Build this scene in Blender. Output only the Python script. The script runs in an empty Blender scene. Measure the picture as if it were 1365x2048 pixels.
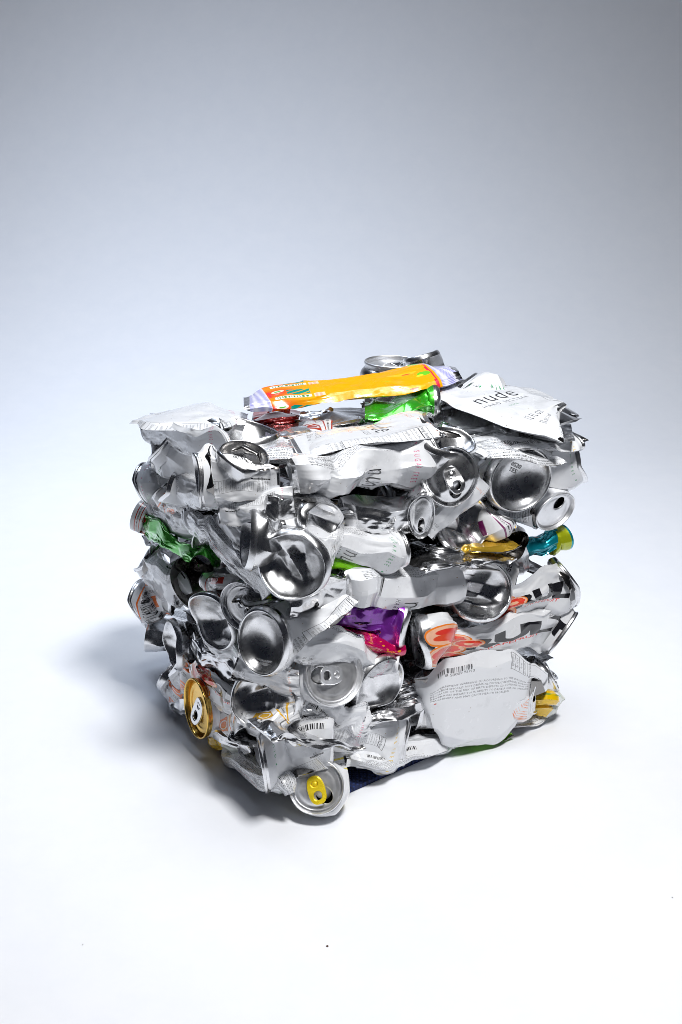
import bpy, math, random
import numpy as np
from mathutils import Matrix, Vector

SC = bpy.context.scene
COL = SC.collection
R = math.radians

# ------------------------------------------------------------------ camera
F_PX, PITCH, ROLL, YAW, DIST = 2500.0, 0.363, 0.010, 0.569, 1.087
OFFX, OFFY = -0.048, -0.244
PW, PH = 1365, 2048
fw = np.array([0, math.cos(PITCH), -math.sin(PITCH)])
up0 = np.array([0, math.sin(PITCH), math.cos(PITCH)])
rt0 = np.array([1.0, 0, 0])
CAM = -(fw + OFFX * rt0 + OFFY * up0) * DIST
cr, sr = math.cos(ROLL), math.sin(ROLL)
rt = cr * rt0 - sr * up0
up = sr * rt0 + cr * up0
cam_d = bpy.data.cameras.new('camera')
cam = bpy.data.objects.new('camera', cam_d)
COL.objects.link(cam)
cam.matrix_world = Matrix(((rt[0], up[0], -fw[0], CAM[0]), (rt[1], up[1], -fw[1], CAM[1]),
                           (rt[2], up[2], -fw[2], CAM[2]), (0, 0, 0, 1)))
cam_d.sensor_fit = 'VERTICAL'
cam_d.sensor_height = 36.0
cam_d.lens = 36.0 * F_PX / PH
cam_d.clip_start = 0.01
cam_d.clip_end = 60
SC.camera = cam

# ------------------------------------------------------------------ world, lamps, exposure
w = bpy.data.worlds.new('World')
SC.world = w
w.use_nodes = True
bg = w.node_tree.nodes['Background']
bg.inputs[0].default_value = (0.60, 0.70, 1.0, 1)
bg.inputs[1].default_value = 0.015

def area(name, loc, target, sx, sy, power, color=(1, 1, 1)):
    d = bpy.data.lights.new(name, 'AREA')
    d.shape = 'RECTANGLE'
    d.size, d.size_y = sx, sy
    d.energy = power
    d.color = color
    o = bpy.data.objects.new(name, d)
    COL.objects.link(o)
    o.location = loc
    o.rotation_euler = (Vector(target) - Vector(loc)).to_track_quat('-Z', 'Y').to_euler()
    return o

key = key = key = key = key = key = key = key = key = key = key = key = key = key = key = area('key_softbox', (0.46, -0.56, 1.90), (0.04, 0.06, 0.05), 0.30, 0.30, 15.6, (1.0, 0.99, 0.98))
key.data.spread = R(124)
area('overhead_softbox', (0.22, 0.22, 1.70), (0.05, 0.20, 0.0), 0.6, 0.6, 2.6, (0.95, 0.975, 1.0)).data.spread = R(115)
bl = area('backdrop_softbox', (-0.38, 0.75, 1.35), (-0.18, 1.15, 0.0), 0.5, 0.5, 6.0, (0.76, 0.85, 1.0))
bl.data.spread = R(118)

vs = SC.view_settings
vs.view_transform = 'Standard'
vs.look = 'None'
vs.gamma = 1
vs.use_curve_mapping = False
vs.exposure = 0.22
SC.render.film_transparent = False
SC.cycles.max_bounces = 8
SC.cycles.glossy_bounces = 6
SC.cycles.diffuse_bounces = 4
SC.cycles.sample_clamp_indirect = 6.0
SC.cycles.use_denoising = True
SC.cycles.filter_width = 0.85

# ------------------------------------------------------------------ bale frame: pixel of the photograph -> point on a face of the bale
cy_, sy_ = math.cos(YAW), math.sin(YAW)
ER = np.array([cy_, sy_, 0.0])
EL = np.array([-sy_, cy_, 0.0])
UP = np.array([0, 0, 1.0])
SIZE = (0.322, 0.248, 0.300)
NN = -(ER + EL) / math.sqrt(2)
NE = (ER - EL) / math.sqrt(2)
FACES = {'R': (np.zeros(3), ER, UP, -EL), 'L': (np.zeros(3), -EL, UP, -ER),
         'T': (np.array([0, 0, SIZE[2]]), np.array([1.0, 0, 0]), np.array([0, 1.0, 0]), UP),
         'N': (NN * -0.012, NE, UP, NN)}

def at(px, py, face, d=0.0):
    o, e, z, n = FACES[face]
    x = (px - PW / 2) / F_PX
    y = -(py - PH / 2) / F_PX
    ray = fw + x * rt + y * up
    p0 = o + n * d * 0.001
    k = np.dot(p0 - CAM, n) / np.dot(ray, n)
    return CAM + ray * k

def vec(v, face):
    o, e, z, n = FACES[face]
    q = v[0] * e + v[1] * z + v[2] * n
    return q / np.linalg.norm(q)

def nrm(v):
    return v / max(np.linalg.norm(v), 1e-9)

# ------------------------------------------------------------------ printed designs, drawn into generated label images
DW, DH = 1024, 560
_glyph = {}

def text_mask(s, size, space=1.0, bold=0.0):
    """coverage of a line of text, cap height about 0.7*size pixels"""
    key = (s, round(size, 2), space, bold)
    if key in _glyph:
        return _glyph[key]
    cu = bpy.data.curves.new('print', 'FONT')
    cu.body = s
    cu.size = size
    cu.space_character = space
    cu.resolution_u = 3 if size > 16 else 1
    if bold:
        cu.offset = bold * size
    ob = bpy.data.objects.new('print', cu)
    me = ob.to_mesh()
    n = len(me.vertices)
    co = np.zeros(n * 3, dtype=np.float32)
    me.vertices.foreach_get('co', co)
    co = co.reshape(-1, 3)[:, :2]
    me.calc_loop_triangles()
    tr = np.zeros(len(me.loop_triangles) * 3, dtype=np.int32)
    me.loop_triangles.foreach_get('vertices', tr)
    tr = tr.reshape(-1, 3)
    ob.to_mesh_clear()
    bpy.data.objects.remove(ob)
    bpy.data.curves.remove(cu)
    ss = 3
    if n == 0:
        return np.zeros((2, 2))
    mn = co.min(0) - 1
    w_, h_ = (np.ceil(co.max(0) - mn) + 2).astype(int)
    m = np.zeros((h_ * ss, w_ * ss), dtype=bool)
    q = (co - mn) * ss
    for a, b, c in q[tr]:
        x0, y0 = np.floor(np.minimum(np.minimum(a, b), c)).astype(int)
        x1, y1 = np.ceil(np.maximum(np.maximum(a, b), c)).astype(int) + 1
        X, Y = np.meshgrid(np.arange(x0, x1) + .5, np.arange(y0, y1) + .5)
        d1 = (X - b[0]) * (a[1] - b[1]) - (a[0] - b[0]) * (Y - b[1])
        d2 = (X - c[0]) * (b[1] - c[1]) - (b[0] - c[0]) * (Y - c[1])
        d3 = (X - a[0]) * (c[1] - a[1]) - (c[0] - a[0]) * (Y - a[1])
        ins = ~(((d1 < 0) | (d2 < 0) | (d3 < 0)) & ((d1 > 0) | (d2 > 0) | (d3 > 0)))
        m[y0:y1, x0:x1] |= ins
    m = m.reshape(h_, ss, w_, ss).mean((1, 3))
    _glyph[key] = m
    return m

class Canvas:
    """RGB = ink colour (linear), A = paint opacity: 0 bare metal, 1 opaque paint, between = ink over metal"""
    def __init__(s, rgb, a):
        s.p = np.zeros((DH, DW, 4), dtype=np.float32)
        s.p[..., :3] = rgb
        s.p[..., 3] = a
        s.Y, s.X = np.mgrid[0:DH, 0:DW]

    def mask(s, m, rgb, a=1.0):
        m = np.clip(m, 0, 1)[..., None]
        s.p[:] = s.p * (1 - m) + m * np.array([*rgb, a], dtype=np.float32)

    def rect(s, x0, y0, x1, y1, rgb, a=1.0):
        x0, x1, y0, y1 = int(x0), int(x1), int(max(0, y0)), int(min(DH, y1))
        for k in range(x0, x1):
            s.p[y0:y1, k % DW] = (*rgb, a)

    def ell(s, cx, cy, rx, ry, rgb, a=1.0):
        dx = (s.X - cx + DW / 2) % DW - DW / 2
        s.mask(((dx / rx) ** 2 + ((s.Y - cy) / ry) ** 2 < 1).astype(np.float32), rgb, a)

    def text(s, t, x, y, size, rgb=(0.01, 0.01, 0.012), rot=0, space=1.0, bold=0.0, a=1.0, center=True):
        m = text_mask(t, size, space, bold)
        m = np.rot90(m, -rot) if rot else m          # rows run upwards here
        h, w_ = m.shape
        x0 = int(x - w_ / 2) if center else int(x)
        y0 = int(y - h / 2) if center else int(y)
        ys = np.arange(h) + y0
        ok = (ys >= 0) & (ys < DH)
        xs = (np.arange(w_) + x0) % DW
        sub = s.p[np.ix_(ys[ok], xs)]
        mm = m[ok][..., None]
        s.p[np.ix_(ys[ok], xs)] = sub * (1 - mm) + mm * np.array([*rgb, a], dtype=np.float32)

    def lines(s, rows, x, y, size, step, rot=0, **k):
        for i, t in enumerate(rows):
            if rot:
                s.text(t, x + i * step, y, size, rot=rot, center=False, **k)
            else:
                s.text(t, x, y - i * step, size, center=False, **k)

    def barcode(s, x, y, w_, h, rng, vertical=False, ink=(0.01, 0.01, 0.012)):
        k = 0
        while k < (h if vertical else w_):
            b = rng.choice((2, 2, 3, 4, 6))
            if vertical:
                s.rect(x, y + k, x + w_, y + k + b, ink)
            else:
                s.rect(x + k, y, x + k + b, y + h, ink)
            k += b + rng.choice((2, 3, 4, 5))

    def image(s, name):
        im = bpy.data.images.new(name, DW, DH, alpha=True, float_buffer=True)
        im.colorspace_settings.name = 'Non-Color'
        im.alpha_mode = 'CHANNEL_PACKED'
        im.pixels.foreach_set(np.ascontiguousarray(s.p, dtype=np.float32).ravel())
        im.pack()
        return im

INK = (0.010, 0.010, 0.013)
WHITE = (0.78, 0.795, 0.825)
GOV = ["GOVERNMENT WARNING: (1) ACCORDING TO THE SURGEON GENERAL,", "WOMEN SHOULD NOT DRINK ALCOHOLIC BEVERAGES DURING PREGNANCY",
       "BECAUSE OF THE RISK OF BIRTH DEFECTS. (2) CONSUMPTION OF ALCOHOLIC", "BEVERAGES IMPAIRS YOUR ABILITY TO DRIVE A CAR OR OPERATE",
       "MACHINERY AND MAY CAUSE HEALTH PROBLEMS."]
MADE = ["MADE BY NUDE BEVERAGES", "ENJOY ALCOHOL RESPONSIBLY"]

def d_white(acc, seed, flavour='LEMON', front=True, gov=True):
    rng = random.Random(seed)
    c = Canvas(WHITE, 1.0)
    c.rect(0, 0, DW, 14, (0.8, 0.8, 0.8), 0.0)
    # front (u = 0.25)
    if front:
        c.text('nude', 256, 330, 118, INK, space=1.12, bold=-0.004)
        c.text('HARD SELTZER', 256, 262, 30, (0.03, 0.03, 0.035), space=1.45)
        c.text(flavour, 256, 215, 21, acc, space=1.5)
    c.text('12 FL OZ', 230, 96, 30, (0.02, 0.02, 0.025), space=1.15)
    c.text('5% alc / vol', 235, 64, 25, (0.02, 0.02, 0.025), space=1.1)
    for k, t in enumerate(('SUGAR FREE', 'CARB FREE', 'GLUTEN FREE')):
        x = 90 + k * 341
        c.text(t, x + 60, 492, 25, acc, space=1.9)
        c.ell(x + 232, 492, 5, 5, acc)
    # side panel: rotated legal print
    if gov:
        c.lines(GOV, 900, 38, 15.5, 17, rot=1, rgb=(0.02, 0.02, 0.025), space=1.0)
    c.lines(MADE, 868, 60, 15, 15, rot=1, rgb=(0.02, 0.02, 0.025))
    # nutrition panel
    c.rect(452, 150, 566, 440, (0.02, 0.02, 0.025)); c.rect(454, 152, 564, 438, WHITE)
    c.text('Serving Facts', 509, 420, 21, INK, bold=0.01)
    c.rect(456, 404, 562, 408, INK)
    for k, t in enumerate(('Serving Size 12 fl oz', 'Servings Per Can 1', 'Amount per serving', 'Calories    100', 'Carbohydrate 0g',
                           'Fat           0g', 'Protein       0g', 'Alcohol 0.6 fl oz', '5% by volume')):
        c.text(t, 509, 392 - k * 26, 12.5, INK)
        c.rect(456, 379 - k * 26, 562, 380 - k * 26, INK)
    # barcode
    c.rect(786, 60, 852, 330, (0.78, 0.79, 0.80))
    c.barcode(792, 70, 44, 250, rng, True)
    c.text('8 50009 95713 7', 846, 195, 14, INK, rot=1)
    c.rect(585, 60, 600, 190, INK); c.text('1 NUD 2 OK CAN', 592, 125, 13, WHITE, rot=1)
    c.lines(['TRADEMARK OF MXM', 'NUDE BEVERAGES LTD.', 'RECYCLE 5-2018', '0.95 CA HI ME 5c'], 468, 138, 15, 19, rgb=INK)
    # specks and scuffs
    for k in range(70):
        c.ell(rng.uniform(0, DW), rng.uniform(0, DH), rng.uniform(.8, 2.6), rng.uniform(.8, 2.2),
              rng.choice(((.25, .16, .07), (.1, .08, .06), (.4, .3, .1))), .9)
    return c

def d_back(acc):
    """the blank back of a white can: warning text across the upper part, barcode and nutrition box above it"""
    c = Canvas(WHITE, 1.0)
    c.rect(0, 0, DW, 12, (0.8, 0.8, 0.8), 0.0)
    rng = random.Random(77)
    c.lines(GOV, 150, 46, 14.5, 17, rot=1, rgb=(0.06, 0.06, 0.07))
    c.barcode(62, 76, 26, 110, rng, True, (.12, .12, .13))
    c.text('8 50009 95713', 96, 150, 18, INK, rot=1)
    c.rect(25, 370, 112, 492, (.03, .03, .035)); c.rect(27, 372, 110, 490, WHITE)
    for k, t in enumerate(('Amount per serving', 'Calories 100', 'Fat 0g', 'Carbs 0g', 'Protein 0g')):
        c.text(t, 68, 470 - k * 23, 14, INK); c.rect(27, 458 - k * 23, 110, 460 - k * 23, INK)
    for k, t in enumerate(('SUGAR FREE', 'CARB FREE', 'GLUTEN FREE')):
        x = 60 + k * 200
        c.text(t, x + 90, 510, 24, acc, space=1.8)
        c.ell(x + 195, 510, 5, 5, acc)
    c.ell(250, 60, 5, 5, (.5, .03, .02))
    for k in range(40):
        c.ell(rng.uniform(0, DW), rng.uniform(0, DH), rng.uniform(.8, 2.2), rng.uniform(.8, 2.2), (.25, .16, .07), .9)
    return c

def d_stripe(acc, seed, word='MADE PURE'):
    rng = random.Random(seed)
    c = Canvas((0.72, 0.73, 0.75), 1.0)
    c.rect(0, 0, DW, 30, (0.8, 0.8, 0.8), 0.0)
    c.rect(0, 478, DW, 494, acc, .9)
    c.rect(0, 402, DW, 416, acc, .9)
    for k in range(3):
        c.text(word + ' • 2g CARBS • GLUTEN FREE •', 170 + k * 341, 447, 30, INK, space=1.02, bold=0.01)
    for k in range(4):
        x = k * 256
        c.rect(x + 20, 170, x + 150, 360, acc, .75)
        c.text('12 FL.OZ (355 mL)', x + 100, 60, 19, INK)
        c.text('SELTZER', x + 200, 250, 44, INK, rot=1, bold=.01)
        c.ell(x + 85, 290, 46, 60, (0.75, 0.75, 0.75), 1)
        c.ell(x + 85, 290, 34, 46, acc, .8)
    c.barcode(620, 90, 80, 70, rng)
    return c

def d_bold(seed):
    c = Canvas((0.70, 0.71, 0.73), 1.0)
    rng = random.Random(seed)
    c.rect(0, 0, DW, 24, (0.8, 0.8, 0.8), 0.0)
    for x in (256, 768):
        c.text('TRULY', x - 6, 330, 185, INK, rot=1, bold=0.055, space=.94)
        c.text('GRAPEFRUIT', x + 82, 330, 40, (0.72, 0.035, 0.02), rot=1, bold=.015)
        c.text('HARD SELTZER WITH NATURAL FLAVORS', x, 525, 22, INK, bold=.01)
        c.text('5% ALC/VOL', x - 140, 470, 22, INK)
        # grapefruit slices near the base
        for cx, cy, r in ((x - 90, 95, 92), (x + 60, 75, 98), (x + 190, 105, 88), (x - 30, 175, 60)):
            c.ell(cx, cy, r, r, (0.78, 0.20, 0.015), .95)
            c.ell(cx, cy, r * .92, r * .92, (0.80, 0.45, 0.30), .95)
            for k in range(9):
                a = 2 * math.pi * k / 9 + rng.random() * .2
                c.ell(cx + math.cos(a) * r * .52, cy + math.sin(a) * r * .52, r * .27, r * .27, (0.72, 0.045 + .03 * (k % 2), 0.03), .9)
            c.ell(cx, cy, r * .12, r * .12, (0.80, 0.45, 0.25), .95)
    return c

def d_mango():
    c = Canvas((0.86, 0.385, 0.001), .95)
    rng = random.Random(4)
    g = ((c.X // 1) % 1024) / 1024.0
    # warm red glow of the printed pattern towards both ends of the fruit panel
    for y0, sgn in ((64, 1), (470, -1)):
        m = np.clip(1.5 - sgn * (c.Y - y0) / 60.0, 0, 1) * (0.70 + .30 * np.sin(c.X / 1024 * 2 * math.pi * 4 + .6))
        if sgn > 0:
            c.mask(m, (0.75, 0.05, 0.008), .95)
    for k in range(4):
        x = k * 256
        c.mask(((abs((c.X - x - 60 + 512) % 1024 - 512) < 50 - (c.Y - 110) * .18) & (c.Y > 104) & (c.Y < 160)).astype(float) *
               (0.5 + .5 * np.sin(c.Y / 5.0 + c.X / 9.0) > .12), (0.0, 0.26, 0.20), .95)
        c.rect(x + 128, 72, x + 175, 160, (0.74, 0.75, 0.72)); c.barcode(x + 134, 78, 34, 74, rng, True, (0.05, .25, .05))
        c.rect(x + 128, 166, x + 186, 192, (0.78, 0.62, 0.45)); c.lines(['INGREDIENTS', 'WATER MANGO'], x + 134, 178, 9, 10, rgb=(.5, .02, .02))
        c.rect(x, 60, x + 110, 66, (0.75, .03, .05))
        c.ell(x + 220, 400, 26, 40, (0.80, 0.50, 0.02), .95); c.ell(x + 228, 410, 12, 12, (.75, .1, .02))
        c.rect(x + 60, 340, x + 64, 372, (0.10, 0.45, 0.01)); c.rect(x + 130, 250, x + 134, 285, (0.10, 0.45, 0.01))
        c.ell(x + 40, 452, 34, 18, (0.15, 0.55, 0.02), .95); c.ell(x + 60, 440, 14, 10, (0.75, .65, .03), .95)
        c.ell(x + 20, 84, 26, 16, (0.78, .72, .6), .95); c.ell(x + 20, 84, 12, 9, (0.1, .45, .05), .95)
        c.rect(x + 165, 466, x + 256, 470, (0.7, .02, .06))
    # lavender lattice ends
    for y0, y1 in ((14, 56), (480, 540)):
        c.rect(0, y0, DW, y1, (0.66, 0.66, 0.76), 1)
        dia = (np.sin((c.X + c.Y * 1.0) * 2 * math.pi / 32) * np.sin((c.X - c.Y * 1.0) * 2 * math.pi / 32) > 0.12)
        c.mask((dia & (c.Y >= y0) & (c.Y < y1)).astype(float), (0.30, 0.30, 0.62), 1)
    c.rect(0, 470, DW, 474, (.7, .02, .06))
    c.rect(0, 0, DW, 14, (.8, .8, .8), 0); c.rect(0, 540, DW, 560, (.8, .8, .8), 0)
    return c

def d_plain(rgb, a, spots=None, band=None, words=None, seed=1):
    c = Canvas(rgb, a)
    rng = random.Random(seed)
    c.rect(0, 0, DW, 12, (.8, .8, .8), 0)
    if band:
        y0, y1, b, ba = band
        c.rect(0, y0, DW, y1, b, ba)
    if spots:
        for k in range(90):
            r = rng.uniform(6, 15)
            c.ell(rng.uniform(0, DW), rng.uniform(20, DH - 20), r, r, spots, .9)
    if words:
        t, col, sz = words
        for k in range(6):
            c.text(t, 85 + 170 * k, 300 + 90 * (k % 2), sz, col, rot=k % 2)
            c.text(t, 85 + 170 * k, 130 + 90 * (k % 2), sz * .6, col)
    return c

def d_print(seed):
    """can side covered in rows of small dark print"""
    c = Canvas(WHITE, 1.0)
    rng = random.Random(seed)
    for k in range(20):
        x = 15 + k * 51
        c.lines([GOV[k % 5], GOV[(k + 2) % 5]], x, 20 + 40 * (k % 3), 19, 22, rot=1, rgb=INK, bold=.012)
    c.text('REFRESHING', 300, 300, 26, (.5, .05, .04), rot=1)
    c.rect(0, 0, DW, 10, (.8, .8, .8), 0)
    return c

# ------------------------------------------------------------------ materials
def new_mat(name):
    m = bpy.data.materials.new(name)
    m.use_nodes = True
    nt = m.node_tree
    return m, nt, nt.nodes['Principled BSDF'], nt.links

def mathn(nt, op, a, b=None, clamp=False):
    n = nt.nodes.new('ShaderNodeMath')
    n.operation = op
    n.use_clamp = clamp
    for i, v in enumerate((a, b)):
        if v is None:
            continue
        if isinstance(v, (int, float)):
            n.inputs[i].default_value = v
        else:
            nt.links.new(v, n.inputs[i])
    return n.outputs[0]

def noise(nt, scale, detail=3, rough=.55, coord='Object'):
    tc = nt.nodes.new('ShaderNodeTexCoord')
    n = nt.nodes.new('ShaderNodeTexNoise')
    n.inputs['Scale'].default_value = scale
    n.inputs['Detail'].default_value = detail
    n.inputs['Roughness'].default_value = rough
    nt.links.new(tc.outputs[coord], n.inputs['Vector'])
    return n.outputs['Fac']

def ramp(nt, fac, stops):
    r = nt.nodes.new('ShaderNodeValToRGB')
    while len(r.color_ramp.elements) < len(stops):
        r.color_ramp.elements.new(.5)
    for e, (p, c) in zip(r.color_ramp.elements, stops):
        e.position = p
        e.color = (c, c, c, 1) if isinstance(c, (int, float)) else (*c, 1)
    nt.links.new(fac, r.inputs[0])
    return r.outputs[0]

def bump(nt, h, strength, dist, into):
    b = nt.nodes.new('ShaderNodeBump')
    b.inputs['Strength'].default_value = strength
    b.inputs['Distance'].default_value = dist
    nt.links.new(h, b.inputs['Height'])
    nt.links.new(b.outputs[0], into.inputs['Normal'])
    return b

def metal(name, rgb, rough=.2, dirt=.35, met=1.0):
    m, nt, p, L = new_mat(name)
    n1 = noise(nt, 60, 4)
    d = ramp(nt, n1, [(.40, 1.0), (.75, 1 - dirt)])
    mx = nt.nodes.new('ShaderNodeMix'); mx.data_type = 'RGBA'; mx.blend_type = 'MULTIPLY'
    mx.inputs[0].default_value = 1
    mx.inputs[6].default_value = (*rgb, 1)
    L.new(d, mx.inputs[7])
    # specks of grit
    sp = ramp(nt, noise(nt, 900, 2, .6), [(.70, 0.0), (.76, 1.0)])
    spm = ramp(nt, noise(nt, 35, 2), [(.50, 0.0), (.62, 1.0)])
    spk = mathn(nt, 'MULTIPLY', sp, spm)
    m2 = nt.nodes.new('ShaderNodeMix'); m2.data_type = 'RGBA'
    L.new(spk, m2.inputs[0]); L.new(mx.outputs[2], m2.inputs[6]); m2.inputs[7].default_value = (.16, .12, .08, 1)
    L.new(m2.outputs[2], p.inputs['Base Color'])
    L.new(mathn(nt, 'SUBTRACT', met, mathn(nt, 'MULTIPLY', spk, .8), True), p.inputs['Metallic'])
    L.new(mathn(nt, 'ADD', mathn(nt, 'MULTIPLY', noise(nt, 140, 3), .22), rough - .10), p.inputs['Roughness'])
    bump(nt, mathn(nt, 'ADD', noise(nt, 110, 3), mathn(nt, 'MULTIPLY', noise(nt, 420, 2), .2)), .14, .0012, p)
    return m

def printed(name, canvas, rough=.25, coat=1.0):
    m, nt, p, L = new_mat(name)
    uv = nt.nodes.new('ShaderNodeUVMap'); uv.uv_map = 'label'
    im = nt.nodes.new('ShaderNodeTexImage'); im.image = canvas.image(name); im.extension = 'REPEAT'; im.interpolation = 'Cubic'
    L.new(uv.outputs[0], im.inputs[0])
    at_ = nt.nodes.new('ShaderNodeAttribute'); at_.attribute_name = 'wear'
    # scuffed-off paint along sharp creases
    wn = mathn(nt, 'MULTIPLY', at_.outputs['Fac'], ramp(nt, noise(nt, 500, 3, .7), [(.42, 0.0), (.60, 1.0)]))
    sc = ramp(nt, wn, [(.50, 0.0), (.75, .8)])
    geo = nt.nodes.new('ShaderNodeNewGeometry')
    paint = mathn(nt, 'MULTIPLY', im.outputs[1], mathn(nt, 'SUBTRACT', 1.0, sc))
    paint = mathn(nt, 'MULTIPLY', paint, mathn(nt, 'SUBTRACT', 1.0, geo.outputs['Backfacing']), clamp=True)
    mx = nt.nodes.new('ShaderNodeMix'); mx.data_type = 'RGBA'
    mx.inputs[6].default_value = (.68, .685, .70, 1)
    fac = ramp(nt, paint, [(0.0, 0.0), (.10, 1.0)])
    L.new(fac, mx.inputs[0]); L.new(im.outputs[0], mx.inputs[7])
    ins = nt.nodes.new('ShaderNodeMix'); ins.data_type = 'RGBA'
    ins.inputs[6].default_value = (.70, .705, .72, 1); ins.inputs[7].default_value = (.22, .21, .20, 1)  # inside: lacquer tone, darkened further in colour to deepen the shade
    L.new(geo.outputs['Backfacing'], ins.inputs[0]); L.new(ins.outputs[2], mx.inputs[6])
    # light grime
    gr = ramp(nt, noise(nt, 45, 5, .65), [(.55, 1.0), (.85, .72)])
    mg = nt.nodes.new('ShaderNodeMix'); mg.data_type = 'RGBA'; mg.blend_type = 'MULTIPLY'; mg.inputs[0].default_value = 1
    L.new(mx.outputs[2], mg.inputs[6]); L.new(gr, mg.inputs[7])
    L.new(mg.outputs[2], p.inputs['Base Color'])
    L.new(mathn(nt, 'SUBTRACT', 1.0, paint, True), p.inputs['Metallic'])
    L.new(mathn(nt, 'ADD', mathn(nt, 'MULTIPLY', noise(nt, 120, 3), .16), rough - .08), p.inputs['Roughness'])
    p.inputs['Coat Weight'].default_value = coat
    p.inputs['Coat Roughness'].default_value = .05
    bump(nt, mathn(nt, 'ADD', noise(nt, 90, 3), mathn(nt, 'MULTIPLY', noise(nt, 380, 2), .12)), .16, .0012, p)
    return m

ALU = metal('aluminium', (.80, .805, .82), .27, .35)
ALU_SHADED = metal('shaded_aluminium', (.20, .20, .205), .34, .5)  # dark copy of the aluminium: shade inside the bale put into the colour
SATIN = metal('satin_aluminium', (.88, .885, .90), .42, .15)
GOLD = metal('gold_aluminium', (.80, .52, .13), .22, .25)
YELLOW = metal('yellow_lacquer', (.88, .66, .02), .25, .10, .35)
GREEN_ACC, PINK, ORANGE, YEL = (.01, .30, .09), (.70, .02, .18), (.80, .20, .02), (.75, .50, .01)
D = {
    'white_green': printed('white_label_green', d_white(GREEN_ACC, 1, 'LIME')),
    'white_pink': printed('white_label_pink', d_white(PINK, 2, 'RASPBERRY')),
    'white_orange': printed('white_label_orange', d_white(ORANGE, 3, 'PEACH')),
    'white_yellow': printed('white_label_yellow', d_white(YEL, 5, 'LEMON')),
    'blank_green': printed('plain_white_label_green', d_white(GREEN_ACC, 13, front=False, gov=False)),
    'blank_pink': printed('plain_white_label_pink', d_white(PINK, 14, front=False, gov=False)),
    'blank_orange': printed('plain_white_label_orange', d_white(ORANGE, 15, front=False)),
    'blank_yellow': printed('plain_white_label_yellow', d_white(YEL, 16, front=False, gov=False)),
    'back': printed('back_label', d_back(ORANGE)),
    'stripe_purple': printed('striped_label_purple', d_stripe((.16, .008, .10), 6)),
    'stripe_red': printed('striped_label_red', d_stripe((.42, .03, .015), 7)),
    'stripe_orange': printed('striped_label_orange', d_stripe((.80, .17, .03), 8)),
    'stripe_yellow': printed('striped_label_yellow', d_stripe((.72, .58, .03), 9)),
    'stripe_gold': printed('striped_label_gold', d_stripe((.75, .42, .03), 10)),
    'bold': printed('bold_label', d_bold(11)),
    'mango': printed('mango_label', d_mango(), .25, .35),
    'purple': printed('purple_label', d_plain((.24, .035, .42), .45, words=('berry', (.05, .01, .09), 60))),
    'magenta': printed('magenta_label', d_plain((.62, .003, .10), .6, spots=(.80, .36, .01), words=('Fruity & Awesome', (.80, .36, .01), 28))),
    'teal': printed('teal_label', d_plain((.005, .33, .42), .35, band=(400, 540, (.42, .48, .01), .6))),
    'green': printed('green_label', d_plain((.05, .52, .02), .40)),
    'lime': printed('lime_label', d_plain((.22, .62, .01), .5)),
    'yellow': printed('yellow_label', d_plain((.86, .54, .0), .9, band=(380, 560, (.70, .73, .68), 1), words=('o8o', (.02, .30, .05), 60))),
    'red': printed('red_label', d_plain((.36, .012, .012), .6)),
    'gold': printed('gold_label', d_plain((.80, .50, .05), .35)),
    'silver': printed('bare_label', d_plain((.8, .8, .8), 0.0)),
    'shaded': printed('shaded_bare_label', d_plain((.12, .12, .125), 0.12)),  # bare metal coloured dark, painting in the shade of the gaps
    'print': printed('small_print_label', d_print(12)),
}

INKMAT, _nt, _p, _L = new_mat('code_ink')
_p.inputs['Base Color'].default_value = (.09, .09, .095, 1)
_p.inputs['Roughness'].default_value = .5
CRUMB, _nt, _p, _L = new_mat('crumb_brown')
_p.inputs['Base Color'].default_value = (.10, .05, .03, 1)
_p.inputs['Roughness'].default_value = .8

# ------------------------------------------------------------------ mesh helpers
def mesh_obj(name, verts, faces, mat, parent=None, uv=None, wear=None, smooth=True):
    me = bpy.data.meshes.new(name)
    me.from_pydata([tuple(v) for v in verts], [], faces)
    if uv is not None:
        lay = me.uv_layers.new(name='label')
        lay.data.foreach_set('uv', np.asarray(uv, dtype=np.float32).ravel())
    if wear is not None:
        a = me.attributes.new('wear', 'FLOAT', 'POINT')
        a.data.foreach_set('value', np.asarray(wear, dtype=np.float32))
    if smooth:
        me.polygons.foreach_set('use_smooth', np.ones(len(me.polygons), dtype=bool))
    me.materials.append(mat)
    me.update()
    o = bpy.data.objects.new(name, me)
    COL.objects.link(o)
    if parent is not None:
        o.parent = parent
    return o

def facets(S, Y, L, cell, amp, rng):
    """piecewise flat crumple height over a warped triangular lattice, periodic in S"""
    nx = max(3, int(round(L / cell)))
    cw = L / nx
    ph = [rng.uniform(0, 6.28) for _ in range(8)]
    k1, k2 = rng.choice((1, 2, 3)), rng.choice((2, 3, 4))
    s = S + cell * (.35 * np.sin(2 * np.pi * k1 * S / L + ph[0] + Y / 17) + .22 * np.sin(2 * np.pi * k2 * S / L + ph[1] - Y / 11))
    y = Y + cell * (.35 * np.sin(2 * np.pi * k2 * S / L + ph[2] + Y / 23) + .25 * np.sin(2 * np.pi * k1 * S / L + ph[3] + Y / 9)) + 400
    b = y / (cw * .87)
    a = s / cw - .5 * b
    i, j = np.floor(a).astype(int), np.floor(b).astype(int)
    fa, fb = a - i, b - j
    nj = j.max() + 3
    st = np.random.RandomState(rng.randrange(1 << 30))
    T = st.normal(0, 1, (nj, 2 * nx)) * amp
    T *= (st.rand(nj, 2 * nx) < .8)
    g = lambda ii, jj: T[jj, (2 * ii + jj) % (2 * nx)]
    lo = fa + fb < 1
    return np.where(lo, g(i, j) * (1 - fa - fb) + g(i + 1, j) * fa + g(i, j + 1) * fb,
                    g(i + 1, j + 1) * (fa + fb - 1) + g(i, j + 1) * (1 - fa) + g(i + 1, j) * (1 - fb))

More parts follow.
